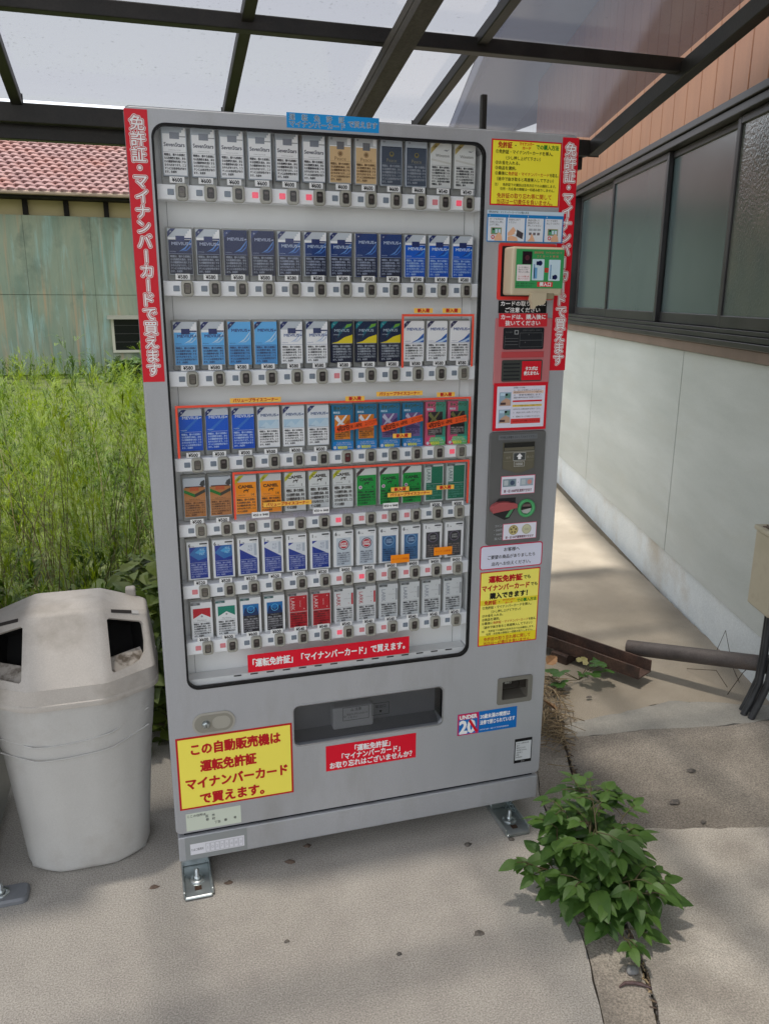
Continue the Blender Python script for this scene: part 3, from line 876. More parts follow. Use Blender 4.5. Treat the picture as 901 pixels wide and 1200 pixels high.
# four picture steps
BLU = C(24, 130, 200, 0.45); SKIN = C(232, 184, 150, 0.5); LB = C(206, 226, 240, 0.5)
b = sticker('', 0.8145, 1.0175, 1.6408, 1.7128, LB, y=-0.0026)
b.text('運転免許証・マイナンバーカードでの購入方法', 0.818, 1.7085, 0.0055, LY(b, 1), BLACK, w=0.105, al='L')
b.rect(0.8145, 1.0175, 1.6408, 1.7040, LY(b, 1), BLU)
for k in range(4):
    xa = 0.8170 + 0.0502 * k; xb = xa + 0.0465
    b.rect(xa, xb, 1.6430, 1.6965, LY(b, 2), C(226, 232, 240, 0.5))
    b.text('1234'[k], xa + 0.004, 1.7003, 0.006, LY(b, 2), WHITE)
    for j, ln in enumerate((('カードを矢印の', '方向に少し押し', '上げて挿入'), ('お金を入れて', 'ください'), ('商品を選んで', '商品ボタンを', '押してください'), ('カードを取り', '出してください'))[k]):
        b.text(ln, xa + 0.004, 1.6922 - 0.0062 * j, 0.0052, LY(b, 3), DARKT, al='L')
    if k in (0, 3):
        b.rect(xa + 0.008, xa + 0.036, 1.6575, 1.6735, LY(b, 3), C(176, 160, 130, 0.5)); b.rect(xa + 0.010, xa + 0.034, 1.6595, 1.672, LY(b, 4), C(90, 160, 120, 0.5))
        b.rect(xa + 0.012, xa + 0.017, 1.667, 1.6715, LY(b, 5), BLACK); b.rect(xa + 0.019, xa + 0.025, 1.661, 1.6695, LY(b, 5), LB); b.rect(xa + 0.027, xa + 0.033, 1.661, 1.6695, LY(b, 5), LB)
        b.shape([(xa + 0.017, 1.6435), (xa + 0.038, 1.6435), (xa + 0.036, 1.655), (xa + 0.030, 1.6625), (xa + 0.026, 1.661), (xa + 0.018, 1.652)], LY(b, 6), SKIN)
        b.ring(xa + 0.013, 1.6515, 0.0028, 0.0046, LY(b, 6), RED, 12)
    elif k == 1:
        b.shape([(xa + 0.002, 1.662), (xa + 0.016, 1.676), (xa + 0.023, 1.668), (xa + 0.020, 1.660), (xa + 0.012, 1.656), (xa + 0.002, 1.655)], LY(b, 3), SKIN)
        b.shape([(xa + 0.002, 1.6435), (xa + 0.030, 1.6435), (xa + 0.026, 1.652), (xa + 0.012, 1.6555), (xa + 0.002, 1.653)], LY(b, 3), SKIN)
        b.shape([(xa + 0.024, 1.655), (xa + 0.041, 1.648), (xa + 0.043, 1.662), (xa + 0.026, 1.670)], LY(b, 4), C(70, 66, 72, 0.5))
        b.disc(xa + 0.0225, 1.6625, 0.0030, LY(b, 5), WHITE, 12)
    else:
        for j in range(3):
            b.rect(xa + 0.008 + 0.011 * j, xa + 0.017 + 0.011 * j, 1.668, 1.673, LY(b, 3), C(170, 178, 186, 0.5)); b.rect(xa + 0.008 + 0.011 * j, xa + 0.015 + 0.011 * j, 1.658, 1.664, LY(b, 3), C(110, 104, 110, 0.5))
        b.shape([(xa + 0.004, 1.6435), (xa + 0.025, 1.6435), (xa + 0.021, 1.652), (xa + 0.017, 1.6605), (xa + 0.014, 1.660), (xa + 0.011, 1.650)], LY(b, 4), SKIN)
b.build('step_guide', vm, label='blue bordered four step picture guide')
# card reader on its red frame
b = MB(); rf = rrect(0.8485, 1.0030, 1.5050, 1.6385, 0.006, 3); rfi = rrect(0.8570, 0.9990, 1.5135, 1.6315, 0.004, 3)
b.plate(rf, [list(reversed(rfi))], -0.003, 0.0, C(232, 62, 56, 0.4))
b.build('reader_surround', vm)
b = MB(); b.box(0.8575, 0.9985, -0.006, -0.0004, 1.5138, 1.6312, BLACK); b.build('reader_base', vm)
beige = noisy('beige_plastic', (0.56, 0.48, 0.33, 1), (0.62, 0.535, 0.375, 1), 6, 4, 0.4, 0.05, 200)
b = MB(); b.box(0.8600, 0.9975, -0.0560, -0.0065, 1.5160, 1.6280, beige, 0.006, 3)
rd = b.build('card_reader', vm)
b = MB()   # hook-shaped catch under the slot
pr = [(0.913, 1.522), (0.951, 1.522), (0.951, 1.505), (0.949, 1.4985), (0.944, 1.4945), (0.929, 1.493), (0.924, 1.4905), (0.922, 1.484), (0.917, 1.484), (0.915, 1.497), (0.910, 1.505)]
b.plate(pr, [], -0.0640, -0.050, beige, back=True)
b.box(0.953, 0.976, -0.0575, -0.050, 1.507, 1.5215, C(150, 140, 112, 0.5), 0.002)
b.build('card_catch', rd, bevel=0.0015)
b = MB(); b.y = -0.0563
xa, xb, za, zb = 0.8700, 0.9962, 1.5325, 1.6225
b.box(xa, xb, -0.0572, -0.0563, za, zb, C(60, 158, 92, 0.35)); b.y = -0.0572
def RX(u): return xa + (u - 290) / 400.0 * (xb - xa)
def RZ(v): return zb - (v - 362) / 313.0 * (zb - za)
b.rect(RX(340), RX(420), RZ(482), RZ(380), LY(b, 1), C(40, 26, 34, 0.2)); b.disc(RX(380), RZ(430), 0.006, LY(b, 2), C(84, 40, 50, 0.3))
b.shape(rrect(RX(298), RX(412), RZ(616), RZ(486), 0.002), LY(b, 1), C(240, 232, 232, 0.4))
for j, ln in enumerate(('カードを挿入し', '緑のランプが', '点灯したら購入', '', 'カードは購入後', '抜いてください')):
    if ln: b.text(ln, RX(310), RZ(508 + 18 * j), 0.0042, LY(b, 2), REDT if j > 3 else DARKT, al='L')
for (u0, u1, vv) in ((425, 525, (440, 610)), (564, 662, (443, 612))):
    b.shape(rrect(RX(u0), RX(u1), RZ(vv[1]), RZ(vv[0]), 0.0015), LY(b, 1), C(206, 230, 240, 0.35))
    b.rect(RX(u0 + 12), RX(u0 + 22), RZ(vv[1] - 14), RZ(vv[0] + 40), LY(b, 2), C(120, 160, 200, 0.4))
b.disc(RX(490), RZ(472), 0.0058, LY(b, 2), C(20, 30, 80, 0.4)); b.rect(RX(458), RX(478), RZ(488), RZ(458), LY(b, 2), C(20, 30, 80, 0.4))
b.rect(RX(440), RX(468), RZ(596), RZ(508), LY(b, 2), C(110, 168, 214, 0.4))
b.disc(RX(622), RZ(583), 0.0058, LY(b, 2), C(20, 30, 80, 0.4)); b.rect(RX(598), RX(612), RZ(600), RZ(570), LY(b, 2), C(20, 30, 80, 0.4))
b.text('➡', RX(546), RZ(528), 0.010, LY(b, 2), RED, rot=pi / 2)
b.text('運転免許証　マイナンバーカード', RX(436), RZ(388), 0.0058, LY(b, 1), C(228, 120, 110, 0.5), w=0.074, al='L')
b.text('ＩＣ カ ー ド 専 用', RX(462), RZ(418), 0.0058, LY(b, 1), C(228, 120, 110, 0.5), w=0.056, al='L')
b.rect(RX(473), RX(604), RZ(662), RZ(622), LY(b, 1), C(226, 60, 60, 0.4))
b.text('挿入口', RX(540), RZ(642), 0.0105, LY(b, 2), WHITE, off=.04)
b.text('注意　無理に押し込まない', RX(296), RZ(636), 0.0042, LY(b, 1), DARKT, al='L'); b.text('故障の原因になります', RX(296), RZ(656), 0.0042, LY(b, 1), DARKT, al='L')
b.build('reader_label', rd)
# black and red caution labels
b = sticker('', 0.8545, 0.9862, 1.4733, 1.5035, BLACK)
b.text('カードの取り忘れに', 0.8605, 1.4962, 0.0128, LY(b, 1), WHITE, w=0.122, al='L', off=.03)
b.text('ご注意ください', 0.873, 1.4805, 0.0128, LY(b, 1), WHITE, w=0.095, al='L', off=.03)
b.build('caution_label', vm, label='black caution label with white letters')
pinkm = noisy('pink_panel', (0.50, 0.16, 0.17, 1), (0.55, 0.19, 0.20, 1), 2, 4, 0.4, rvar=0.05)
b = MB(); b.box(0.8473, 1.0030, -0.004, -0.0001, 1.2960, 1.4610, pinkm, 0.0015)
b.box(0.866, 0.983, -0.006, -0.0039, 1.3640, 1.3790, C(190, 74, 78, 0.4), 0.001)
pk = b.build('id_panel', vm)
b = sticker('', 0.8555, 0.9880, 1.4405, 1.4728, C(214, 44, 56, 0.42), y=-0.0042)
b.text('カードは、購入後に', 0.8605, 1.4640, 0.0128, LY(b, 1), WHITE, w=0.122, al='L', off=.03)
b.text('抜いてください', 0.873, 1.4490, 0.0128, LY(b, 1), WHITE, w=0.095, al='L', off=.03)
b.build('caution_label', vm, label='red caution label with white letters')
b = MB(); b.y = -0.0060
scr = C(40, 42, 46, 0.2); lg = C(96, 98, 100, 0.4)
b.plate(rrect(0.8690, 0.9805, 1.3845, 1.4378, 0.004), [], -0.0060, -0.0039, scr)
b.frame(0.9135, 0.9765, 1.3900, 1.4255, 0.0008, LY(b, 1), lg); b.rect(0.9135, 0.9765, 1.4065, 1.4075, LY(b, 1), lg)
for z in (1.4110, 1.4040, 1.3960): b.rect(0.8725, 0.9095, z, z + 0.0012, LY(b, 1), lg)
b.rect(0.8725, 0.8733, 1.3885, 1.4180, LY(b, 1), lg); b.frame(0.8985, 0.9095, 1.4215, 1.4320, 0.002, LY(b, 1), C(150, 152, 154, 0.4))
for x in (0.921, 0.938, 0.957): b.text('金額表示', x, 1.4315, 0.0042, LY(b, 1), lg, al='L')
b.text('▼', 0.9385, 1.4205, 0.004, LY(b, 1), lg); b.text('▼', 0.929, 1.4015, 0.004, LY(b, 1), lg)
b.text('中止 返却', 0.874, 1.427, 0.0045, LY(b, 1), lg, al='L')
b.build('amount_display', pk)
b = MB(); b.y = -0.0060
b.plate(rrect(0.8685, 0.9805, 1.3045, 1.3585, 0.004), [], -0.0060, -0.0039, C(64, 68, 64, 0.35))
for k in range(5): b.rect(0.8725, 0.9175, 1.3090 + 0.0094 * k, 1.3128 + 0.0094 * k, LY(b, 1), scr)
b.rect(0.9235, 0.9775, 1.3072, 1.3552, LY(b, 1), RED)
b.text('タスポは', 0.9505, 1.3362, 0.0105, LY(b, 2), WHITE, w=0.034, off=.04); b.text('使えません', 0.9505, 1.3245, 0.0105, LY(b, 2), WHITE, w=0.042, off=.04)
b.build('sensor_panel', pk)
# printed notice in a red frame
b = sticker('', 0.8495, 1.0005, 1.1790, 1.3012, RED, y=-0.0042)
nx = lambda u: 0.8495 + (u - 45) / 455.0 * 0.151
nz = lambda v: 1.3012 - (v - 755) / 415.0 * 0.1222
b.rect(nx(72), nx(478), nz(1145), nz(785), LY(b, 1), C(226, 226, 240, 0.4))
b.text('お客様へのお願い', nx(260), nz(798), 0.0045, LY(b, 2), DARKT)
for v0 in (835, 985):
    b.rect(nx(92), nx(190), nz(v0 + 118), nz(v0), LY(b, 2), C(150, 176, 196, 0.4))
    b.rect(nx(98), nx(160), nz(v0 + 30), nz(v0 + 6), LY(b, 3), C(190, 216, 232, 0.4)); b.shape([(nx(94), nz(v0 + 116)), (nx(188), nz(v0 + 116)), (nx(186), nz(v0 + 70)), (nx(150), nz(v0 + 50)), (nx(110), nz(v0 + 76))], LY(b, 3), C(196, 160, 136, 0.5))
    b.rect(nx(140), nx(184), nz(v0 + 50), nz(v0 + 10), LY(b, 3), C(110, 150, 140, 0.5)); b.rect(nx(100), nx(146), nz(v0 + 108), nz(v0 + 88), LY(b, 4), C(80, 60, 60, 0.5))
b.rect(nx(205), nx(465), nz(850), nz(826), LY(b, 2), C(236, 206, 190, 0.5)); b.rect(nx(205), nx(455), nz(922), nz(908), LY(b, 2), RED)
b.rect(nx(205), nx(455), nz(964), nz(946), LY(b, 2), C(238, 206, 90, 0.5)); b.rect(nx(195), nx(448), nz(1112), nz(1068), LY(b, 2), C(222, 60, 60, 0.5))
for v, s in ((820, '１　カードを挿入してください。'), (838, '運転免許証またはマイナンバーカードを使います'), (862, '２　年齢を確認します。'), (884, '確認の表示が出るまでお待ちください。'), (955, '・カードの取り忘れにご注意ください'), (985, 'お忘れになった場合は店内へお知らせください。'), (1015, '３　商品のボタンを押してください。'), (1050, '４　最後にカードを抜いてください。'), (1090, '未成年の方は購入できません。')):
    b.text(s, nx(212), nz(v), 0.0046, LY(b, 3), DARKT if v < 1080 else C(120, 10, 16, .5), w=0.078, al='L')
b.build('printed_notice', vm, label='white printed notice in a red frame')
# payment panel
payg = noisy('grey_fitting', (0.105, 0.107, 0.105, 1), (0.135, 0.137, 0.134, 1), 4, 4, 0.42, 0.05, 300)
b = MB(); bill = [(0.8800, 1.1480), (0.9690, 1.1480), (0.9700, 1.0790), (0.945, 1.0710), (0.935, 1.0670), (0.917, 1.0670), (0.907, 1.0710), (0.8810, 1.0790)]
po = rrect(0.8440, 1.0022, 0.8715, 1.1755, 0.008, 5); pi_ = rrect(0.8456, 1.0006, 0.8731, 1.1739, 0.007, 5); n = len(po)
b.add([(x, -0.0002, z) for x, z in po] + [(x, -0.006, z) for x, z in po] + [(x, -0.008, z) for x, z in pi_], [(j * n + i, j * n + (i + 1) % n, (j + 1) * n + (i + 1) % n, (j + 1) * n + i) for j in range(2) for i in range(n)], payg)
b.shape2(pi_, [], -0.008, payg)
pay = b.build('payment_panel', vm)
b = sticker('', 0.866, 0.9765, 1.1555, 1.1680, C(112, 116, 120, 0.4), y=-0.0082)
b.text('千円札は肖像を上にして入れてください', 0.9215, 1.1617, 0.0066, LY(b, 1), BLACK, w=0.102)
b.build('strip_label', pay)
olive = C(104, 100, 84, 0.35)
b = MB(); b.plate(list(reversed(bill)), [], -0.0110, -0.0079, olive)
b.rect(0.8815, 0.9685, 1.1250, 1.1475, -0.0113, C(36, 36, 33, 0.5)); b.rect(0.8815, 0.9685, 1.1215, 1.1255, -0.0116, C(130, 128, 116, 0.35))
b.box(0.8830, 0.9670, -0.0125, -0.0112, 1.1270, 1.1350, olive)
b.frame(0.9090, 0.9440, 1.1000, 1.1210, 0.0009, -0.0119, C(200, 202, 200, 0.4)); b.rect(0.910, 0.943, 1.101, 1.120, -0.0113, C(70, 74, 74, 0.4))
b.text('⬆', 0.9265, 1.1105, 0.019, -0.0122, WHITE, off=.02)
b.shape([(0.9265, 1.1185), (0.9205, 1.1115), (0.9238, 1.1115), (0.9238, 1.1035), (0.9292, 1.1035), (0.9292, 1.1115), (0.9325, 1.1115)], -0.0124, WHITE)
b.frame(0.9115, 0.9415, 1.0840, 1.0975, 0.0008, -0.0119, C(200, 202, 200, 0.4)); b.text('1000', 0.9265, 1.0907, 0.0105, -0.0119, C(214, 216, 214, 0.4), w=0.020)
b.text('紙幣', 0.8950, 1.1085, 0.007, -0.0119, C(150, 146, 130, 0.5)); b.text('挿入口', 0.9570, 1.1085, 0.007, -0.0119, C(150, 146, 130, 0.5))
b.rect(0.8830, 0.9680, 1.0990, 1.0996, -0.0115, C(140, 136, 120, 0.5))
b.build('bill_inlet', pay)
PINKB = C(226, 110, 140, 0.4); PALE = C(232, 232, 244, 0.4)
b = sticker('', 0.8790, 0.9763, 1.0092, 1.0590, PINKB, y=-0.0082)
b.rect(0.8805, 0.9748, 1.0107, 1.0575, LY(b, 1), PALE)
for xx, cm in ((0.8835, C(130, 150, 160, 0.5)), (0.9330, C(160, 176, 190, 0.5))):
    b.rect(xx, xx + 0.038, 1.0305, 1.0510, LY(b, 2), cm); b.rect(xx + 0.003, xx + 0.015, 1.034, 1.048, LY(b, 3), C(190, 200, 204, 0.5)); b.disc(xx + 0.027, 1.0405, 0.0065, LY(b, 3), C(70, 84, 110, 0.5) if xx < 0.9 else C(214, 150, 140, 0.5))
b.text('・', 0.9272, 1.041, 0.01, LY(b, 2), BLACK); b.text('新・旧 1000円札使用できます', 0.9277, 1.0185, 0.0088, LY(b, 2), C(110, 30, 60, .5), w=0.080, off=.02)
b.build('banknote_label', pay)
b = MB(); cx, cz = 0.8870, 0.9740
b.shape2([(cx - 0.036, cz + 0.002), (cx - 0.025, cz - 0.018), (cx + 0.006, cz - 0.034), (cx + 0.020, cz - 0.030), (cx + 0.036, cz - 0.004), (cx + 0.036, cz + 0.026), (cx - 0.012, cz + 0.026)], [], -0.0084, C(44, 44, 46, 0.5))
b.shape([(cx + 0.008, cz - 0.027), (cx + 0.018, cz - 0.027), (cx + 0.033, cz - 0.004), (cx + 0.026, cz - 0.002)], -0.0087, C(90, 160, 110, 0.4))
b.build('return_recess', pay)
b = MB(); lev = C(176, 88, 90, 0.3)
lv = [(cx - 0.038, cz + 0.002), (cx - 0.034, cz + 0.010), (cx - 0.020, cz + 0.017), (cx + 0.004, cz + 0.018), (cx + 0.034, cz + 0.012), (cx + 0.036, cz + 0.001), (cx + 0.010, cz - 0.004), (cx - 0.034, cz - 0.010)]
b.plate(lv, [], -0.0230, -0.0088, lev)
b.build('return_lever', pay, bevel=0.003)
b = MB(); cx, cz = 0.9550, 0.9690
grnp = C(82, 168, 108, 0.35)
b.lathe([(0.0250, -0.0082), (0.0250, -0.0125), (0.0225, -0.0145), (0.0175, -0.0140), (0.0165, -0.0090)], (cx, 0, cz), grnp, 28, axis='y')
b.disc(cx, cz, 0.0166, -0.0086, C(70, 66, 64, 0.4)); b.shape([(cx - 0.015, cz - 0.006), (cx + 0.015, cz - 0.001), (cx + 0.013, cz - 0.010), (cx + 0.004, cz - 0.0158), (cx - 0.008, cz - 0.014)], -0.0089, C(190, 190, 188, 0.3))
b.rect(cx - 0.013, cx + 0.014, cz - 0.001, cz + 0.002, -0.0092, BLACK); b.rect(cx - 0.010, cx + 0.012, cz + 0.004, cz + 0.010, -0.0090, C(120, 104, 100, 0.4))
b.build('coin_slot', pay)
b = sticker('', 0.8900, 0.9885, 0.8835, 0.9288, PINKB, y=-0.0082)
b.rect(0.8914, 0.9871, 0.8849, 0.9274, LY(b, 1), PALE)
for xx, c1, c2 in ((0.9205, C(206, 192, 130, 0.4), C(120, 110, 76, .5)), (0.9590, C(204, 204, 170, 0.4), C(160, 156, 140, .5))):
    b.disc(xx, 0.9105, 0.0138, LY(b, 2), c1, 24); b.ring(xx, 0.9105, 0.0118, 0.0128, LY(b, 3), c2)
    if xx < 0.94:
        for k in range(5): b.disc(xx + 0.007 * cos(k * 1.257 + .3), 0.9105 + 0.007 * sin(k * 1.257 + .3), 0.0032, LY(b, 3), c2, 8)
    else: b.text('500', xx, 0.9105, 0.009, LY(b, 3), c2)
b.text('新・旧 500円硬貨使用できます', 0.9393, 0.8905, 0.0078, LY(b, 2), C(110, 30, 60, .5), w=0.082, off=.02)
b.build('coin_label', pay)
b = MB()
for j, ln in enumerate(('コイン', '・500円', '・100円', '投入口')): b.text(ln, 0.8880, 0.9245 - 0.0118 * j, 0.0075, -0.0083, C(190, 196, 200, 0.4), al='R')
b.build('coin_marking', pay)
# white request label
b = MB(); b.plate(rrect(0.8305, 1.0150, 0.8005, 0.8690, 0.008), [], -0.0008, 0.0, C(206, 40, 80, 0.4)); b.y = -0.0008
b.shape(rrect(0.8335, 1.0120, 0.8035, 0.8660, 0.0062), LY(b, 1), C(222, 224, 242, 0.4))
for j, (ln, w_) in enumerate((('お客様へ', 0.046), ('ご要望の商品がありましたら', 0.140), ('店内へお伝えください。', 0.116))):
    b.text(ln, 0.9225, 0.8545 - 0.0195 * j, 0.0118, LY(b, 2), BLACK, w=w_, off=.012)
b.build('notice', vm, label='white rounded notice with a red edge')
# tall yellow notice
b = sticker('', 0.8338, 1.0115, 0.5780, 0.7945, RED)
b.rect(0.8366, 1.0087, 0.5808, 0.7917, LY(b, 1), C(253, 242, 110, 0.45))
b.text('運転免許証', 0.8590, 0.7715, 0.0205, LY(b, 2), REDT, w=0.099, al='L', off=.05); b.text('でも', 0.9620, 0.7705, 0.0125, LY(b, 2), BLACK, w=0.021, al='L', off=.02)
b.text('マイナンバーカード', 0.8405, 0.7470, 0.0190, LY(b, 2), REDT, w=0.140, al='L', off=.04); b.text('でも', 0.9850, 0.7480, 0.0120, LY(b, 2), BLACK, w=0.020, al='L', off=.02)
b.text('購入できます！', 0.8640, 0.7235, 0.0185, LY(b, 2), BLACK, w=0.112, al='L', off=.05)
b.rect(0.8366, 1.0087, 0.6985, 0.7125, LY(b, 1.5), C(240, 220, 50, 0.45)); b.rect(0.8366, 1.0087, 0.5808, 0.6085, LY(b, 1.5), C(240, 220, 40, 0.45))
howto(b, 0.8345, 1.0110, 0.5760, 0.7165)
b.build('notice', vm, label='tall yellow notice on the lower right of the door')
# coin return cup
b = MB()
cf = rrect(0.8990, 1.0065, 0.3900, 0.4725, 0.006, 3); ci = rrect(0.9130, 0.9925, 0.4040, 0.4610, 0.004, 3)
b.plate(cf, [list(reversed(ci))], -0.004, 0.0, C(120, 118, 110, 0.4))
n = len(ci)
b.add([(x, -0.004, z) for x, z in ci] + [(0.953 + (x - 0.953) * 0.85, 0.04, 0.436 + (z - 0.4325) * 0.75) for x, z in ci], [(i, (i + 1) % n, n + (i + 1) % n, n + i) for i in range(n)], C(96, 92, 84, 0.35))
b.rect(0.915, 0.990, 0.40, 0.47, 0.0402, C(62, 60, 56, 0.35)); b.rect(0.914, 0.9915, 0.4300, 0.4605, 0.006, see_through('smoked_flap', (0.35, 0.34, 0.33, 1)))
b.text('返却口', 0.934, 0.4520, 0.007, 0.0055, C(190, 190, 180, 0.4))
b.build('coin_return', vm)
# pick-up slot
b = MB()
fl = see_through('smoked_door', (0.50, 0.51, 0.53, 1), rough=0.06, haze=0.10, haze_col=(0.4, 0.42, 0.44, 1))
inn = C(84, 86, 90, 0.5)
sx0, sx1, sz0, sz1 = 0.3175, 0.7345, 0.3570, 0.4720
b.quad((sx0, 0.002, sz0), (sx1, 0.002, sz0), (sx1, 0.13, sz0 + 0.02), (sx0, 0.13, sz0 + 0.02), C(120, 122, 126, 0.4))
b.quad((sx0, 0.002, sz1), (sx1, 0.002, sz1), (sx1, 0.13, sz1), (sx0, 0.13, sz1), inn)
b.quad((sx0, 0.002, sz0), (sx0, 0.13, sz0), (sx0, 0.13, sz1), (sx0, 0.002, sz1), inn); b.quad((sx1, 0.002, sz0), (sx1, 0.13, sz0), (sx1, 0.13, sz1), (sx1, 0.002, sz1), inn)
b.rect(sx0, sx1, sz0, sz1, 0.131, inn)
b.build('pickup_tray', vm)
b = MB(); b.box(0.430, 0.545, 0.03, 0.125, 0.366, 0.432, C(214, 214, 212, 0.5), 0.006)
b.build('delivery_chute', vm)
b = MB(); b.shape(rrect(sx0 + 0.002, sx1 - 0.002, sz0 + 0.002, sz1 - 0.002, 0.013), 0.0085, fl)
b.y = 0.0082
lab = C(150, 150, 148, 0.5)
b.frame(0.452, 0.525, 0.4040, 0.4430, 0.0010, LY(b, 1), C(44, 44, 46, .5)); b.text('△ 注意', 0.489, 0.4350, 0.0095, LY(b, 1), C(36, 36, 38, .5), w=0.030)
b.ring(0.4575, 0.4165, 0.0022, 0.0030, LY(b, 1), C(44, 44, 46, .5), 14)
b.text('取出口に手を入れないで', 0.4925, 0.4215, 0.0068, LY(b, 1), C(44, 44, 46, .5), w=0.058); b.text('ください', 0.4800, 0.4125, 0.0068, LY(b, 1), C(44, 44, 46, .5))
b.frame(0.5340, 0.5820, 0.4080, 0.4440, 0.0010, LY(b, 1), C(24, 24, 26, .5)); b.text('取出口', 0.558, 0.4330, 0.010, LY(b, 1), C(24, 24, 26, .5)); b.text('▼', 0.558, 0.4175, 0.010, LY(b, 1), C(24, 24, 26, .5))
b.build('slot_flap', vm)
b = MB(); sl_o = rrect(sx0 - 0.003, sx1 + 0.003, sz0 - 0.004, sz1 + 0.002, 0.016); b.plate(sl_o, [list(reversed(slot))], -0.0016, 0.0, C(176, 178, 182, 0.25, 0.6))
b.build('slot_rim', vm)
# lock
b = MB()
b.plate(rrect(0.0585, 0.1660, 0.4290, 0.4890, 0.0295, 8), [], -0.003, 0.0, C(178, 176, 168, 0.35, 0.4))
b.shape(rrect(0.0640, 0.1610, 0.4345, 0.4835, 0.024, 8), -0.0034, C(150, 148, 138, 0.4, 0.3))
b.shape(rrect(0.108, 0.154, 0.4415, 0.4765, 0.017, 8), -0.0038, C(172, 170, 160, 0.4, 0.3))
b.lathe([(0.0, -0.013), (0.0075, -0.013), (0.0095, -0.011), (0.0105, -0.003)], (0.0925, 0, 0.4585), steel, 18, axis='y')
b.rect(0.0915, 0.0935, 0.4530, 0.4640, -0.0134, BLACK)
b.build('lock', vm)
# big yellow notice
b = sticker('', 0.0145, 0.3122, 0.2175, 0.4265, REDT)
b.rect(0.0195, 0.3072, 0.2225, 0.4215, LY(b, 1), C(253, 238, 96, 0.45))
for s, xx, w_, zz in (('この自動販売機は', 0.1660, 0.228, 0.3890), ('運転免許証', 0.1440, 0.142, 0.3385), ('マイナンバーカード', 0.1650, 0.262, 0.2910), ('で買えます。', 0.1500, 0.165, 0.2440)):
    b.text(s, xx, zz, 0.0345, LY(b, 2), REDT, w=w_, off=.042)
b.build('notice', vm, label='large yellow notice with red letters below the lock')
# red strip on the window, red label under the slot
b = sticker('', 0.2045, 0.6350, 0.5850, 0.6335, C(224, 12, 44, 0.4), y=0.0012)
b.text('「運転免許証」「マイナンバーカード」で買えます。', 0.4200, 0.6095, 0.0235, LY(b, 1), WHITE, w=0.405, off=.03)
b.build('notice', vm, label='long red strip notice across the bottom of the window')
b = sticker('', 0.4022, 0.6585, 0.2640, 0.3405, C(224, 12, 44, 0.4))
for s, xx, w_, zz in (('「運転免許証」', 0.5330, 0.100, 0.3225), ('「マイナンバーカード」', 0.5290, 0.165, 0.3015), ('お取り忘れはございませんか？', 0.5300, 0.234, 0.2790)):
    b.text(s, xx, zz, 0.0205, LY(b, 1), WHITE, w=w_, off=.03)
b.build('notice', vm, label='red notice below the pick-up slot')
# under 20 label
b = sticker('', 0.7815, 0.9640, 0.3100, 0.3770, C(16, 110, 190, 0.42))
b.rect(0.7815, 0.8455, 0.3100, 0.3770, LY(b, 1), C(206, 34, 90, 0.42)); b.rect(0.7850, 0.8420, 0.3130, 0.3590, LY(b, 2), C(16, 110, 190, 0.42))
b.text('UNDER', 0.8135, 0.3668, 0.0165, LY(b, 3), WHITE, w=0.052, off=.05)
b.text('20', 0.8110, 0.3365, 0.0560, LY(b, 3), WHITE, w=0.046, off=.04)
b.shape([(0.814, 0.353), (0.820, 0.358), (0.844, 0.318), (0.838, 0.313)], LY(b, 4), RED)
b.text('20歳未満の喫煙は', 0.8500, 0.3600, 0.0150, LY(b, 1), WHITE, w=0.092, al='L', off=.03); b.text('法律で禁じられています', 0.8500, 0.3410, 0.0150, LY(b, 1), WHITE, w=0.108, al='L', off=.03)
b.text('日本たばこ協会・全国たばこ販売協同組合連合会', 0.8500, 0.3190, 0.0050, LY(b, 1), WHITE, w=0.090, al='L')
b.build('age_label', vm, label='blue age limit label with a large crossed 20')
# rating plate
b = sticker('', 0.9630, 1.0182, 0.1895, 0.2690, BLACK)
b.rect(0.9658, 1.0154, 0.1995, 0.2600, LY(b, 1), C(206, 210, 212, 0.35))
for k, s in enumerate(('たばこ自動販売機', '型式', '電源 AC100V', '周波数 50/60Hz', '消費電力', '質量', '製造番号')): b.text(s, 0.9685, 0.2545 - 0.0076 * k, 0.0050, LY(b, 2), DARKT, al='L')
b.text('銘板', 0.9906, 0.1945, 0.006, LY(b, 1), C(150, 150, 150, .5))
b.build('rating_plate', vm)
# address card and licence strip
b = sticker('', 0.0275, 0.1694, 0.1525, 0.2045, C(208, 216, 200, 0.5))
for s, xx, zz in (('ここの住所は', 0.0310, 0.1965), ('区　市', 0.078, 0.1895), ('郡　町', 0.078, 0.1790), ('丁目', 0.1000, 0.1670), ('番', 0.1250, 0.1690), ('号', 0.1500, 0.1710)): b.text(s, xx, zz, 0.0082, LY(b, 1), DARKT, al='L', off=.01)
b.build('address_card', vm)
b = sticker('', 0.0205, 0.183, 0.0640, 0.1310, C(146, 150, 150, 0.3), y=0.002)
b.rect(0.0335, 0.1750, 0.0775, 0.1105, LY(b, 1), C(226, 226, 232, 0.5)); b.text('たばこ販売所', 0.0360, 0.0925, 0.0085, LY(b, 2), DARKT, w=0.032, al='L')
for k in range(8):
    xx = 0.0735 + 0.0124 * k; b.frame(xx, xx + 0.0110, 0.0800, 0.1060, 0.0009, LY(b, 2), C(170, 170, 176, .5)); b.text('10275 83'[k] if k != 5 else '4', xx + 0.0055, 0.0930, 0.0130, LY(b, 2), C(186, 186, 192, 0.5))
b.build('licence_strip', vm)
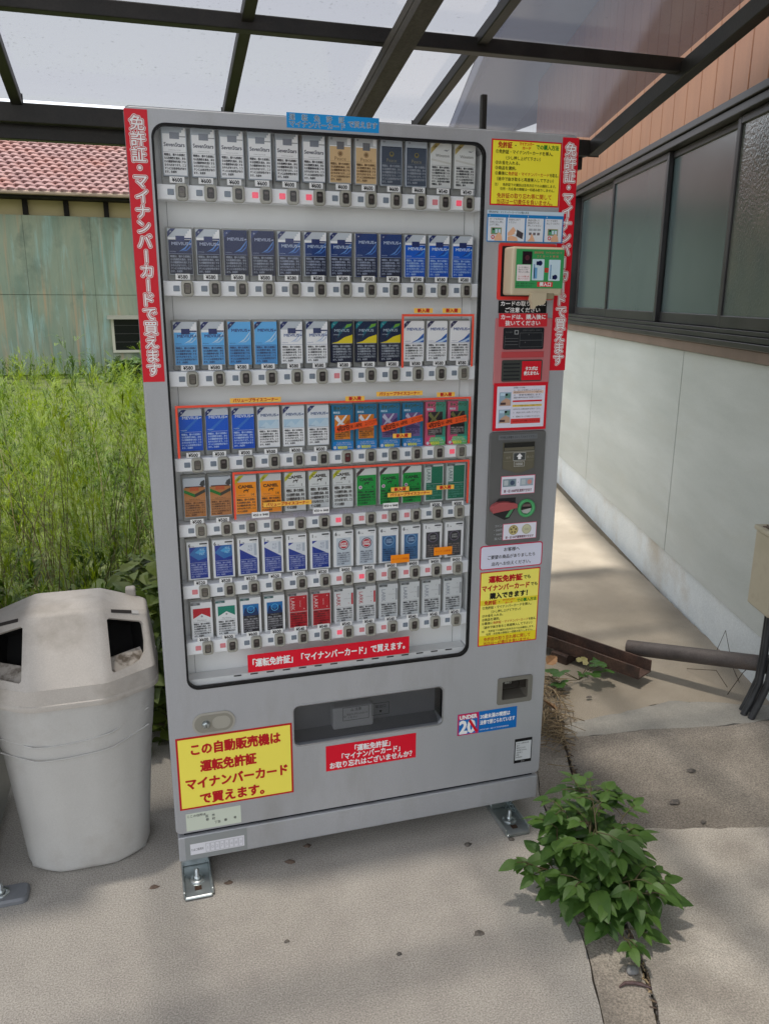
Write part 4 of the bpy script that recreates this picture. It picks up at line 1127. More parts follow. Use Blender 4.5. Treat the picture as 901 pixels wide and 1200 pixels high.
# small window labels and tape frames on the glass
TAPE = C(240, 84, 60, 0.4); GY = 0.0012
def tape(pts, closed_bottom=False):
    b = MB(); w = 0.0052
    (xa, za), (xb, zb), (xc, zc), (xd, zd) = pts
    b.box(xa, xb, GY - 0.0006, GY, min(za, zb) - w / 2, max(za, zb) + w / 2, TAPE)
    b.box(xa, xa + w, GY - 0.0006, GY, zd, za - w / 2 - 0.0001, TAPE); b.box(xb - w, xb, GY - 0.0006, GY, zc, zb - w / 2 - 0.0001, TAPE)
    b.build('tape_frame', vm, loc=(0, 0, -0.06))
tape([(0.6050, 1.5285), (0.7915, 1.5285), (0.79, 1.404), (0.607, 1.404)])
tape([(0.0656, 1.3262), (0.7905, 1.3262), (0.79, 1.2090), (0.067, 1.2070)])
tape([(0.1875, 1.1645), (0.7920, 1.1645), (0.789, 1.051), (0.189, 1.051)])
ORL = C(250, 196, 84, 0.45)
def vlabel(cx, cz): 
    b = sticker('', cx - 0.0592, cx + 0.0592, cz - 0.0056, cz + 0.0056, ORL, y=GY - 0.0008)
    b.text('バリュープライスコーナー', cx, cz, 0.0092, LY(b, 1), REDT, w=0.104, off=.04); b.build('price_corner_label', vm, loc=(0, 0, -0.06))
for cx, cz in ((0.2490, 1.3370), (0.6010, 1.3420), (0.3175, 1.0828), (0.6312, 1.0868)): vlabel(cx, cz)
def nlabel(cx, cz):
    b = sticker('', cx - 0.0238, cx + 0.0238, cz - 0.0056, cz + 0.0056, ORL, y=GY - 0.0008)
    b.text('新入荷', cx, cz, 0.0098, LY(b, 1), REDT, w=0.030, off=.05); b.build('new_stock_label', vm, loc=(0, 0, -0.06))
for cx, cz in ((0.6590, 1.5394), (0.7318, 1.5394), (0.4880, 1.3332), (0.7220, 1.3362), (0.6083, 1.2373), (0.6046, 1.1005), (0.7267, 1.0978)): nlabel(cx, cz)
for xa, xb, za, zb in ((0.5818, 0.6320, 0.9035, 0.9257), (0.7000, 0.7506, 0.9145, 0.9364)):
    b = sticker('', xa, xb, za, zb, C(250, 146, 16, 0.45), y=GY)
    b.text('キャンペーン対象商品', (xa + xb) / 2, (za + zb) / 2, 0.0055, LY(b, 1), REDT, w=0.044); b.build('orange_label', vm, loc=(0, 0, -0.06))
lilac = see_through('lilac_film', (0.90, 0.89, 0.94, 1), haze=0.35, haze_col=(0.72, 0.70, 0.80, 1))
b = MB(); b.rect(0.1920, 0.6565, 1.0450, 1.0600, GY + 0.0003, lilac)
for k in range(8): b.text('¥5 0 0', 0.228 + 0.058 * k, 1.0520, 0.011, GY - 0.0001, C(150, 146, 168, .5), w=0.026)
b.build('price_film', vm, loc=(0, 0, -0.06))
for xa, xb in ((0.2300, 0.2714), (0.3800, 0.4212), (0.5602, 0.6003)):
    b = sticker('', xa, xb, 1.0518, 1.0662, WHITE, y=GY - 0.0004); b.text('¥50→ ¥48', (xa + xb) / 2, 1.0592, 0.0085, LY(b, 1), BLACK, w=0.036, off=.02); b.build('price_change_label', vm, loc=(0, 0, -0.06))
for (xa, za, xb, zb) in ((0.4380, 1.2588, 0.5432, 1.2750), (0.5552, 1.2560, 0.6624, 1.2805), (0.6735, 1.2578, 0.7798, 1.2752)):
    b = MB(); b.y = GY - 0.0008; a = atan2(zb - za, xb - xa); hw = 0.0082; nxv, nzv = -sin(a) * hw, cos(a) * hw
    ORS = C(234, 88, 34, 0.45)
    pts = [(xa - nxv, za - nzv), (xb - nxv, zb - nzv), (xb + nxv, zb + nzv), (xa + nxv, za + nzv)]
    b.plate(pts, [], b.y, GY, ORS)
    ex, ez = cos(a), sin(a); Ls = sqrt((xb - xa) ** 2 + (zb - za) ** 2)
    b.text('4月27日', xa + ex * 0.005, za + ez * 0.005, 0.0135, LY(b, 1), C(70, 20, 8, .5), w=0.030, al='L', off=.04, rot=a)
    b.text('（水）入荷予定', xa + ex * 0.038, za + ez * 0.038, 0.0095, LY(b, 1), C(70, 20, 8, .5), w=0.030, al='L', off=.02, rot=a)
    b.text('なくなり次第', xa + ex * (Ls - 0.030) - nxv * -0.35, za + ez * (Ls - 0.030) + nzv * 0.35, 0.0052, LY(b, 1), C(70, 20, 8, .5), al='L', rot=a)
    b.text('終了します', xa + ex * (Ls - 0.030), za + ez * (Ls - 0.030) - nzv * 0.35, 0.0052, LY(b, 1), C(70, 20, 8, .5), al='L', rot=a)
    b.build('release_strip', vm, loc=(0, 0, -0.06))
# feet: pressed brackets bolted to the ground
for fx in (0.046, 0.952):
    b = MB(); 
    b.box(fx - 0.036, fx + 0.036, -0.078, 0.12, 0.001, 0.010, steel, 0.004, 2)
    ow = 0.036
    for sx in (-1, 1): b.box(fx + sx * ow - 0.003, fx + sx * ow + 0.003, -0.07, 0.12, 0.004, 0.022, steel, 0.002)
    b.box(fx - 0.036, fx + 0.036, 0.045, 0.052, 0.010, 0.064, steel, 0.003)
    b.lathe([(0.021, 0.010), (0.021, 0.013), (0.010, 0.013)], (fx, -0.012, 0), steel, 18); b.lathe([(0.0105, 0.013), (0.0105, 0.021), (0.006, 0.023), (0.0055, 0.042), (0.0, 0.043)], (fx, -0.012, 0), steel, 6)
    b.box(fx - 0.009, fx + 0.009, -0.054, -0.038, 0.0095, 0.0108, C(66, 50, 38, 0.8))
    b.build('foot', vm)
# ================================================================ cigarette packs on show (local: x -26..26 mm, z 0..97 mm, front at y = 0)
MM = 0.001
WARN = ['喫煙は、様々な疾病に', 'なる危険性を高め、あな', 'たの健康寿命を短くする', 'おそれがあります。ニコ', 'チンには依存性があり', 'ます。未成年者の喫煙']
class PK(MB):
    def __init__(s, card, h=97, w=52, d=14):
        super().__init__(); s.h = h
        s.box(-w / 2 * MM, w / 2 * MM, 0, d * MM, 0, h * MM, card, 0.0008, 1)
    def L(s, k): return -0.0002 - 0.00025 * k
    def r(s, x0, x1, z0, z1, k, m): s.rect(x0 * MM, x1 * MM, z0 * MM, z1 * MM, s.L(k), m); return s
    def p(s, pts, k, m): s.shape2([(x * MM, z * MM) for x, z in pts], [], s.L(k), m); return s
    def t(s, st, x, z, h, k, m, w=None, al='C', off=0.0, rot=0.0): s.text(st, x * MM, z * MM, h * MM, s.L(k), m, None if w is None else w * MM, al, off, rot); return s
    def ci(s, x, z, r, k, m, n=20): s.disc(x * MM, z * MM, r * MM, s.L(k), m, n); return s
    def ri(s, x, z, a, b, k, m): s.ring(x * MM, z * MM, a * MM, b * MM, s.L(k), m); return s
    def warn(s, x0, x1, z0, z1, m, n=6, k=3, off=0.035):
        st = (z1 - z0) / n
        for i in range(n):
            full = 1.0 if i < n - 1 else 0.55
            ln = WARN[i % 6]; ln = ln if full == 1 else ln[:6]
            s.t(ln, x0, z1 - st * (i + 0.5), st * 0.80, k, m, (x1 - x0) * full, 'L', off)
        return s
    def line(s, z, m, x0=-24, x1=24, k=3): return s.r(x0, x1, z, z + 0.6, k, m)
    def ribbon(s, k, m, a=18, b=10, st='1mg', tm=None):
        s.p([(-26, s.h - a), (-26, s.h - a + b), (-26 + a - b, s.h), (-26 + a, s.h)], k, m)
        if tm: s.t(st, -26 + (a - b / 2) / 2 + 0.3, s.h - (a - b / 2) / 2 - 0.3, 4.2, k + 1, tm, None, 'C', 0.02, pi / 4)
        return s
lit = C(196, 204, 212, 0.25); litw = C(240, 241, 243, 0.35); gry = C(150, 152, 154, 0.4); ink = C(40, 42, 48, 0.6); pale = C(206, 212, 222, 0.5)
navy = C(22, 36, 80, 0.45); navyD = C(16, 24, 52, 0.45); navB = C(16, 52, 116, 0.45); blu = C(4, 92, 204, 0.45); sky_ = C(100, 182, 242, 0.45); rbn = C(34, 48, 104, 0.3)
def soft_top(b, col, band, z=76):
    b.r(-26, 26, z, 97, 1, lit)
    b.p([(10, z), (25, z), (25, 96), (21, 96), (21, 92), (17, 92), (17, 87), (13, 87), (13, 82), (10, 82)], 2, litw)
    b.r(-25, 25, 2, z, 1, col); b.r(-9, 10, z - 4, z + 8, 4, band); b.r(10, 25, z + 1, z + 4, 4, band)
    b.r(-25, -9, z, z + 5, 2, litw)
PACKS = {}
b = PK(C(168, 178, 188, 0.2), 100); b.r(-24, 24, 2, 80, 1, litw); b.r(-24, -9, 80, 84, 1, litw)
b.p([(11, 80), (24, 80), (24, 96), (20, 96), (20, 92), (16, 92), (16, 87), (12, 87)], 1, litw); b.r(-9, 11, 74, 87, 2, C(128, 134, 146, .4)); b.r(11, 24, 78, 80, 2, gry)
b.t('SevenStars', 0, 63, 11, 2, C(70, 74, 90, .5), 43, 'C', .025); b.t('CHARCOAL FILTER', 0, 52, 3, 2, gry, 26); b.line(47.5, gry); b.warn(-22, 22, 5, 46, ink)
PACKS['seven'] = b
for nm, body, tx, wn in (('peace_tan', C(218, 186, 140, .45), C(136, 104, 70, .5), C(110, 84, 56, .6)),):
    b = PK(C(190, 194, 198, .3), 100); b.r(-24, 24, 2, 78, 1, body); b.r(-24, 24, 78, 80, 1, litw); b.r(-8, 9, 72, 88, 2, C(110, 112, 118, .4)); b.r(16, 24, 82, 96, 1, litw)
    b.t('10', -20, 94, 6, 2, ink, None, 'C', .02); b.ci(0, 63, 4, 2, tx); b.ri(0, 63, 4.8, 5.8, 2, tx); b.t('Peace', 0, 53, 11, 2, tx, 26); b.line(47, C(180, 150, 110, .5)); b.warn(-22, 22, 5, 45, wn); PACKS[nm] = b
b = PK(C(186, 194, 204, .3), 100); b.r(-24, 24, 2, 82, 1, C(70, 80, 96, .35)); b.r(-24, 24, 82, 84, 2, C(40, 50, 70, .35)); b.ci(0, 68, 5.5, 2, C(130, 120, 70, .4)); b.ci(0, 69, 3, 3, C(60, 70, 84, .4))
b.t('10', -18, 94, 6, 2, ink); b.t('Peace', 0, 55, 11, 2, C(140, 134, 110, .4), 24); b.line(48, C(110, 116, 126, .5)); b.warn(-22, 22, 5, 46, C(150, 156, 166, .5)); PACKS['peace_navy'] = b
b = PK(C(220, 222, 220, .35), 100); b.ribbon(2, C(182, 162, 104, .35), 26, 12, '5mg', ink); b.t('Winston', 3, 71, 9.5, 2, C(110, 108, 104, .5), 34); b.p([(6, 82), (14, 80), (21, 86), (15, 83), (10, 84)], 2, gry)
b.p([(-24, 60), (24, 52), (24, 56), (-24, 64)], 1, C(206, 206, 200, .4)); b.line(49, gry); b.warn(-22, 22, 5, 48, ink, 7); PACKS['winston'] = b
def swoosh(b, c, c2, k=3):
    b.p([(2, 50), (14, 54), (22, 62), (25, 72), (25, 66), (22, 58), (14, 51)], k, c); b.p([(-4, 49), (10, 58), (20, 70), (25, 76), (25, 74), (20, 66), (10, 54)], k, c2)
def mev(nm, soft, body, low, text, wn, rb=rbn, sw=(C(60, 110, 190, .3), C(90, 140, 210, .3)), top=None):
    b = PK(litw if not soft else lit)
    if soft: soft_top(b, body, rb if nm != 'wS' else C(60, 70, 110, .4), 74 if nm != 'long' else 82)
    else: b.r(-26, 26, 0, 97, 1, body)
    b.r(-25, 25, 1.5, 44, 2, low); b.line(44, text)
    zt = 66 if soft else 78
    if sw: swoosh(b, *sw)
    b.t('MEVIUS', 0, zt, 9, 5, text, 36, 'C', .03); b.p([(19, zt - 1.6), (22, zt + 1.6), (25, zt - .2), (22, zt - 2.4)], 5, text)
    b.t('ORIGINAL' if nm[0] != 'w' else 'LIGHTS', -16, 49, 3, 5, text, 14)
    b.ribbon(6, rb, 18, 11, '10', pale); b.warn(-22, 22, 4, 42, wn); PACKS[nm] = b
mev('navyS', 1, navy, navyD, C(170, 180, 210, .4), C(150, 158, 176, .5))
mev('navyB', 0, C(26, 40, 86, .45), navyD, C(170, 180, 210, .4), C(150, 158, 176, .5), rb=C(40, 60, 120, .3))
mev('nbS', 1, navB, navyD, C(180, 196, 222, .4), C(150, 160, 184, .5)); mev('nbB', 0, navB, navyD, C(180, 196, 222, .4), C(150, 160, 184, .5))
mev('bluS', 1, blu, C(8, 80, 186, .45), C(200, 218, 240, .4), C(160, 190, 226, .5), sw=(C(60, 140, 220, .3), C(30, 70, 150, .3)))
mev('skyS', 1, sky_, C(96, 164, 220, .3), C(60, 80, 140, .4), C(60, 74, 110, .5), sw=(C(170, 210, 240, .3), C(190, 222, 244, .3)))
mev('skyB', 0, sky_, C(84, 152, 212, .3), C(60, 80, 140, .4), C(60, 74, 110, .5), sw=(C(170, 210, 240, .3), C(190, 222, 244, .3)))
mev('wS', 1, litw, litw, C(90, 110, 160, .4), ink, sw=(C(206, 216, 232, .3), C(190, 206, 230, .3)))
mev('wSw', 0, litw, litw, C(84, 104, 160, .4), ink, rb=C(60, 56, 90, .4), sw=None)
PACKS['wSw'].p([(-6, 46), (10, 54), (25, 68), (25, 46)], 2, C(40, 96, 180, .3)).p([(-2, 46), (14, 52), (25, 58), (25, 52), (12, 46)], 4, C(190, 214, 240, .3))
mev('long', 0, C(8, 88, 206, .45), C(8, 80, 196, .45), C(206, 220, 242, .4), C(180, 204, 238, .5), sw=None)
PACKS['long'].r(-26, 26, 82, 97, 5, lit).p([(-24, 44), (18, 80), (24, 80), (-14, 44)], 3, C(50, 116, 206, .3)).ribbon(7, rbn, 18, 11, '8', pale)
mev('wL', 0, C(222, 228, 234, .3), litw, C(90, 110, 150, .4), ink, sw=None)
PACKS['wL'].r(-24, 24, 46, 66, 2, C(176, 208, 230, .35)).p([(-24, 46), (-6, 62), (4, 52), (18, 66), (24, 60), (24, 46)], 3, C(196, 220, 236, .35))
b = PK(navyD); b.r(-26, 26, 46, 97, 1, C(26, 40, 70, .3)); b.p([(-26, 46), (-10, 50), (6, 60), (26, 66), (26, 46)], 2, C(226, 206, 40, .3)); b.p([(-10, 58), (4, 76), (22, 84), (24, 92), (10, 88), (-8, 74)], 2, C(30, 90, 110, .3)); b.p([(6, 80), (22, 86), (25, 92), (12, 90)], 3, C(110, 170, 60, .3))
b.t('MEVIUS', 0, 76, 9, 4, C(190, 210, 226, .4), 36); b.t('OPTION', -14, 66, 3.4, 4, pale, 14); b.ribbon(5, C(30, 130, 140, .3), 18, 11, '5', pale); b.line(45, pale); b.warn(-22, 22, 4, 42, C(160, 168, 180, .5)); PACKS['option'] = b
def promo(nm, edge, main, dark, accent, wn, price, edge2=None, low=C(24, 132, 208, .4)):
    b = PK(edge, 111, 54)
    if edge2: b.r(-26, 0, 0, 111, 1, edge); b.r(0, 27, 0, 111, 1, edge2)
    b.t('キャンペーン', 1, 103, 12, 2, C(60, 90, 60, .5), 44, 'C', .04); b.t('限定品', -15, 92.5, 5.5, 2, C(206, 232, 244, .5), 16, 'C', .03)
    b.r(-20, 19, 26, 86, 2, main); b.p([(-20, 78), (-14, 86), (-4, 72), (8, 86), (12, 86), (0, 68), (12, 58), (2, 60), (-6, 64), (-18, 56), (-10, 68)], 3, accent); b.p([(4, 58), (18, 62), (19, 76), (10, 70)], 3, dark)
    b.p([(-20, 50), (0, 57), (19, 50), (19, 46), (-20, 46)], 3, dark); b.warn(-18, 17, 27, 46, wn, 4, 4)
    b.r(-25, 27, 0, 21, 2, low)
    b.t('たばこ税込みの', 2, 17.5, 4.2, 4, pale, 34); b.t('お求めやすい価格', 2, 13, 4.2, 4, pale, 38); b.ci(-20, 6, 4, 4, pale, 14)
    b.t('¥' + price, -1, 5.8, 9.5, 4, C(232, 232, 90, .4), 24, 'C', .06); b.t('(税込)', 18.5, 6, 4.6, 4, pale, 11); PACKS[nm] = b
promo('prO', C(30, 116, 160, .4), C(222, 132, 30, .35), C(190, 90, 20, .4), litw, C(90, 50, 10, .6), '500')
promo('prP', C(30, 116, 160, .4), C(116, 92, 150, .35), C(70, 56, 110, .4), C(200, 200, 222, .4), C(50, 36, 76, .6), '500')
promo('prK', C(200, 84, 120, .4), C(44, 40, 44, .35), C(24, 22, 26, .4), C(120, 120, 70, .4), C(160, 150, 150, .6), '550', C(60, 140, 120, .4), C(110, 190, 110, .4))
PACKS['prK'].p([(-25, 0), (-25, 21), (-12, 21), (-16, 10), (-8, 0)], 3, C(226, 66, 120, .4)).p([(14, 21), (27, 21), (27, 8)], 3, C(40, 190, 160, .4))
b = PK(C(188, 196, 204, .25)); b.r(-25, 25, 2, 74, 1, C(182, 120, 66, .45)); b.p([(-25, 62), (0, 50), (0, 58), (-25, 70)], 2, C(40, 120, 50, .4)); b.p([(0, 50), (25, 62), (25, 70), (0, 58)], 2, C(62, 62, 54, .4)); b.r(-11, 10, 66, 75, 3, C(190, 90, 50, .4)); b.p([(12, 80), (16, 88), (24, 92), (25, 78), (18, 76)], 2, C(60, 62, 64, .4)); b.r(-22, 22, 74, 77, 2, C(90, 60, 50, .5))
b.t('NATURAL', 0, 45, 5, 2, C(90, 50, 20, .5), 26); b.line(41, C(90, 50, 20, .5)); b.warn(-22, 22, 4, 39, C(86, 50, 24, .6)); PACKS['brown'] = b
def camel(nm, body, top, ink2, mg, rb, mint=False, sft=True):
    b = PK(top); z = 80 if sft else 97; b.r(-25, 25, 1, z, 1, body)
    b.t('CAMEL', 0, z - 11, 10, 2, ink2, 36, 'C', .06); b.p([(-6, z - 24), (-4, z - 18), (-1, z - 20), (1, z - 17), (4, z - 19), (7, z - 17), (8, z - 19), (5, z - 22), (5, z - 26), (4, z - 26), (3, z - 22), (-3, z - 22), (-4, z - 26), (-5, z - 26)], 2, ink2)
    b.t(mg, 16, z - 31, 9, 2, ink2, None, 'C', .02); b.t('KING SIZE', -10, z - 32, 3.4, 2, ink2, 16); b.line(z - 38, ink2)
    if mint: b.ci(-16, z - 31, 4.6, 3, C(214, 196, 214, .4)); b.ci(-16, z - 31, 2.4, 4, C(150, 90, 140, .4))
    b.ribbon(5, rb, 22, 11, 'NEW', ink); b.warn(-22, 22, 4, z - 40, ink2, 5); PACKS[nm] = b
camel('camO', C(250, 150, 16, .45), C(206, 208, 210, .25), C(92, 56, 20, .5), '14', C(190, 190, 40, .4)); camel('camW', C(214, 218, 218, .4), C(214, 218, 218, .4), C(70, 66, 62, .5), '1', C(190, 190, 40, .4), sft=False); camel('camG', C(8, 150, 58, .45), C(214, 218, 216, .25), C(14, 60, 36, .5), '8', C(84, 66, 72, .4), True)
def lark(nm, card, body, tx, wn, side, mode):
    b = PK(card)
    b.r(-26, -4, 91, 97, 3, C(92, 96, 98, .4)); b.t('12mg', -15, 94, 4, 4, pale)
    if mode == 'G': b.r(-22, 23, 4, 92, 1, body); b.r(-22, -8, 50, 92, 2, card); b.t('LARK', -15, 70, 14, 3, tx, 32, 'C', .0, -pi / 2)
    elif mode == 'R': b.r(-22, 23, 4, 90, 1, body); b.r(-22, 23, 46, 47, 2, card); b.t('LARK', -14, 68, 14, 3, tx, 34, 'C', 0, -pi / 2); b.r(20, 21.5, 50, 88, 2, C(120, 24, 34, .4)); b.t('★', 15, 84, 5, 3, tx); b.t('★', 15, 54, 5, 3, tx); b.t('CHARCOAL', 5, 68, 3, 3, tx, 18, 'C', 0, -pi / 2)
    else: b.t('LARK', -15 if mode == 'W' else -14, 67, 15, 3, tx, 34, 'C', 0, -pi / 2); b.r(19, 24, 52, 84, 2, side); b.t('★', 12, 82, 4, 3, gry); b.t('★', 12, 56, 4, 3, tx); b.t('CHARCOAL FILTER', 8, 69, 3, 3, gry, 20)
    b.line(45, gry, -22, 22) if mode != 'G' else b.line(46, pale, -22, 22)
    b.warn(-20, 21, 6, 44, wn, 6); PACKS[nm] = b
lark('larkG', C(196, 206, 204, .35), C(18, 112, 84, .4), C(70, 100, 96, .4), C(80, 150, 130, .5), None, 'G'); lark('larkR', C(198, 190, 190, .35), C(188, 24, 40, .45), C(226, 200, 200, .4), C(90, 16, 26, .5), None, 'R')
lark('larkW', C(214, 216, 218, .35), None, C(180, 40, 56, .4), ink, C(190, 44, 58, .4), 'W'); lark('larkS', C(208, 212, 214, .35), None, C(138, 146, 160, .4), ink, C(160, 164, 168, .4), 'S')
cardw = C(232, 234, 236, .4)
def tier(b, mg): b.t(mg, -20, 89, 12, 3, ink, None, 'C', .02); b.t('mg', -12, 87, 4.5, 3, ink); b.r(4, 22, 90, 93.5, 3, C(60, 62, 66, .4)); b.t('ROUND', 16, 86.5, 3, 3, gry)
kb = C(26, 56, 150, .45)
b = PK(cardw); tier(b, '6'); b.r(-21, 21, 4, 84, 1, kb); b.p([(-21, 66), (-4, 84), (21, 84), (21, 56), (0, 50)], 2, C(40, 110, 180, .3)); b.p([(-8, 70), (6, 80), (18, 74), (10, 62)], 3, C(70, 160, 214, .3)); b.t('KE', 10, 77, 10, 4, C(150, 190, 220, .4)); b.t('NT', 10, 67, 10, 4, C(150, 190, 220, .4)); b.line(44, pale, -20, 20); b.warn(-18, 19, 6, 42, C(150, 160, 206, .5)); PACKS['kent6'] = b
for nm, dz in (('kent1', 0), ('kent1b', -8)):
    b = PK(cardw); tier(b, '1'); b.r(-21, 21, 4, 84 + dz, 1, C(214, 220, 228, .3)); b.p([(-21, 4), (-21, 70 + dz), (21, 44 + dz / 2), (21, 4)], 2, kb); b.p([(-21, 84 + dz), (-21, 76 + dz), (-8, 84 + dz)], 2, kb)
    b.r(14, 20, 52, 82 + dz, 3, C(176, 186, 200, .3)); b.t('KE', 5, 76 + dz, 9, 4, C(150, 160, 180, .4)); b.t('NT', 5, 67 + dz, 9, 4, C(150, 160, 180, .4)); b.line(42, pale, -20, 20, 4); b.warn(-18, 19, 6, 40, C(150, 160, 206, .5), k=4); PACKS[nm] = b
def lucky(nm, body, r0, r1, tx, wn):
    b = PK(cardw); tier(b, '6' if nm != 'lucK' else '1'); b.r(-19, 19, 4, 74 if nm != 'lucW' else 78, 1, body)
    b.ci(0, 60, 14, 2, r0, 28); b.ci(0, 60, 12, 3, C(220, 220, 224, .35) if nm == 'lucW' else body, 28); b.ci(0, 60, 10.5, 4, r1, 28); b.t('LUCKY', 0, 63, 6, 5, tx, 15, 'C', .05); b.t('STRIKE', 0, 57, 6, 5, tx, 16, 'C', .05); b.warn(-16, 16, 6, 40, wn); PACKS[nm] = b
lucky('lucW', C(196, 206, 216, .35), C(64, 44, 80, .4), C(196, 40, 60, .4), litw, C(110, 116, 130, .5)); lucky('lucB', C(64, 112, 160, .35), C(120, 160, 200, .4), C(50, 84, 130, .4), C(150, 180, 210, .4), C(40, 70, 110, .5)); lucky('lucK', C(62, 62, 66, .35), C(110, 100, 120, .4), C(46, 46, 50, .4), C(150, 150, 150, .4), C(130, 120, 116, .5))
for nm, col, tab in (('marR', C(190, 30, 44, .4), C(110, 112, 114, .4)), ('marG', C(16, 132, 112, .4), C(70, 110, 110, .4))):
    b = PK(cardw); b.r(-26, -3, 91, 97, 3, tab); b.t('12mg', -15, 94, 4, 4, pale); b.p([(-21, 56), (-21, 82), (21, 82), (21, 56), (0, 68)], 2, col); b.ci(0, 61, 2.5, 3, gry); b.t('Marlboro', 0, 51, 6, 3, gry, 22); b.line(46, gry, -21, 21); b.warn(-20, 20, 6, 44, ink); PACKS[nm] = b
b = PK(cardw); b.r(-26, -3, 91, 97, 3, C(70, 104, 104, .4)); b.t('8mg', -15, 94, 4, 4, pale); b.r(-20, 20, 4, 80, 1, C(40, 40, 48, .3)); b.r(-20, 20, 50, 80, 2, C(24, 110, 178, .3)); b.p([(-20, 50), (-14, 72), (0, 60), (14, 72), (20, 50)], 3, C(18, 50, 100, .3)); b.ri(0, 66, 8, 9.5, 4, C(90, 180, 226, .3)); b.t('Marlboro', 0, 47, 5, 4, gry, 20); b.warn(-18, 18, 6, 43, C(150, 150, 156, .5), 6); PACKS['marK'] = b
GRID = [['seven'] * 6 + ['peace_tan'] * 2 + ['peace_navy'] * 2 + ['winston'] * 2,
        ['navyS'] * 2 + ['navyB'] * 2 + ['nbS'] * 3 + ['nbB'] * 2 + ['bluS'] * 3,
        ['skyS'] * 2 + ['skyB'] * 2 + ['wS'] * 2 + ['option'] * 3 + ['wSw'] * 3,
        ['long'] * 3 + ['wL'] * 3 + ['prO'] * 2 + ['prP'] * 2 + ['prK'] * 2,
        ['brown'] * 2 + ['camO'] * 2 + ['camW'] * 3 + ['camG'] * 3 + ['larkG'] * 2,
        ['kent6'] * 2 + ['kent1'] * 2 + ['kent1b'] * 2 + ['lucW'] * 2 + ['lucB'] * 2 + ['lucK'] * 2,
        ['marR', 'marG', 'marK', 'marK'] + ['larkR'] * 2 + ['larkW'] * 2 + ['larkS'] * 4]
DESC = dict(seven='white pack with thin grey lettering', peace_tan='tan pack with brown lettering', peace_navy='slate blue pack with a small gold emblem', winston='white pack with a gold corner ribbon',
            navyS='dark navy soft pack with silver top', navyB='dark navy box with blue corner ribbon', nbS='navy blue soft pack with white top', nbB='navy blue box with blue swoosh', bluS='bright blue soft pack with white top',
            skyS='sky blue soft pack with white top', skyB='sky blue box with dark corner ribbon', wS='white soft pack with dark blue band', option='navy box with a yellow wedge and teal ribbon', wSw='white box with a blue swoosh',
            long='royal blue pack with grey top', wL='white pack with a pale blue band', prO='blue card showing an orange pack', prP='blue card showing a purple pack', prK='pink and green card showing a black pack',
            brown='brown pack with a green and black chevron', camO='orange pack with brown lettering', camW='light grey pack with a yellow corner ribbon', camG='green pack with dark corner ribbon', larkG='dark green pack with sideways lettering',
            kent6='blue pack with a light blue burst', kent1='blue and white pack with a high diagonal', kent1b='blue and white pack with a low diagonal', lucW='pale pack with a red round emblem', lucB='mid blue pack with a round emblem', lucK='black pack with a round emblem',
            marR='white pack with a red roof shape', marG='white pack with a teal roof shape', marK='black pack with a blue top', larkR='red pack with sideways white lettering', larkW='white pack with sideways red lettering', larkS='white pack with sideways grey lettering')
ORD = ['leftmost', 'second from left', 'third from left', 'fourth from left', 'fifth from left', 'sixth from left', 'sixth from right', 'fifth from right', 'fourth from right', 'third from right', 'second from right', 'rightmost']
ROWN = ['top row', 'second row', 'third row', 'fourth row', 'fifth row', 'sixth row', 'bottom row']
PM = {}
for r in range(7):
    for i in range(12):
        k = GRID[r][i]
        if k not in PM: PM[k] = PACKS[k].mesh('cigarette_pack')
        z = PKZ[r] + (-0.015 if k.startswith('pr') else 0)
        o = bpy.data.objects.new('cigarette_pack', PM[k]); COL.objects.link(o)
        o.location = (PKX(i), 0.0265, z)
        tag(o, '%s, %s in the %s' % (DESC[k], ORD[i], ROWN[r]), 'cigarette pack', 'packs on show behind the machine window')
# ================================================================ black rod behind the machine
b = MB(); b.box(1.082, 1.101, 0.690, 0.709, -0.03, 2.128, cp_mat, 0.003)
b.build('steel_rod', label='thin black rod standing upright behind the machine, its top above the roof line', cat='rod')

# ================================================================ trash bin
BC = Vector((-0.234, 0.222, 0.0))
binp = noisy('bin_plastic', (0.50, 0.495, 0.475, 1), (0.56, 0.555, 0.535, 1), 2.2, 6, 0.5, 0.06, 220, 0.04, 300, c3=(0.40, 0.375, 0.34, 1), s3=4.2)
binl = noisy('bin_lid_plastic', (0.46, 0.425, 0.385, 1), (0.55, 0.515, 0.47, 1), 3.0, 7, 0.55, 0.10, 260, 0.07, 320, c3=(0.27, 0.235, 0.19, 1), s3=5.0)
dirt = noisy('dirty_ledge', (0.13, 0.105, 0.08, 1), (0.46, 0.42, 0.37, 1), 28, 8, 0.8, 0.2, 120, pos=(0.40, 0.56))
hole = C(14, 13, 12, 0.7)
tb = empty('trash_bin', BC, 'dirty beige grey plastic trash bin with a two hole hood beside the machine', 'trash bin')
def hexo(hx, hy, fx, fy): return [(-fx, -hy), (fx, -hy), (hx, -fy), (hx, hy), (-hx, hy), (-hx, -fy)]
def loft_bm(secs, off, seg=4, horiz=None):
    """six-sided loft with rounded corners"""
    bm = bmesh.new(); rows = [[bm.verts.new((x, y, z)) for x, y in o] for o, z in secs]
    for r0, r1 in zip(rows[:-1], rows[1:]):
        for i in range(6): bm.faces.new((r0[i], r0[(i + 1) % 6], r1[(i + 1) % 6], r1[i]))
    bm.faces.new(list(reversed(rows[0]))); bm.faces.new(rows[-1])
    bmesh.ops.recalc_face_normals(bm, faces=bm.faces)
    es = [e for e in bm.edges if abs((e.verts[0].co - e.verts[1].co).normalized().z) > .5]
    bmesh.ops.bevel(bm, geom=es, offset=off, segments=seg, profile=0.5, affect='EDGES', clamp_overlap=True)
    return bm
b = MB()
def bs(t): return hexo(0.162 + 0.040 * t, 0.106 + 0.030 * t, 0.078 + 0.012 * t, 0.052 + 0.012 * t)
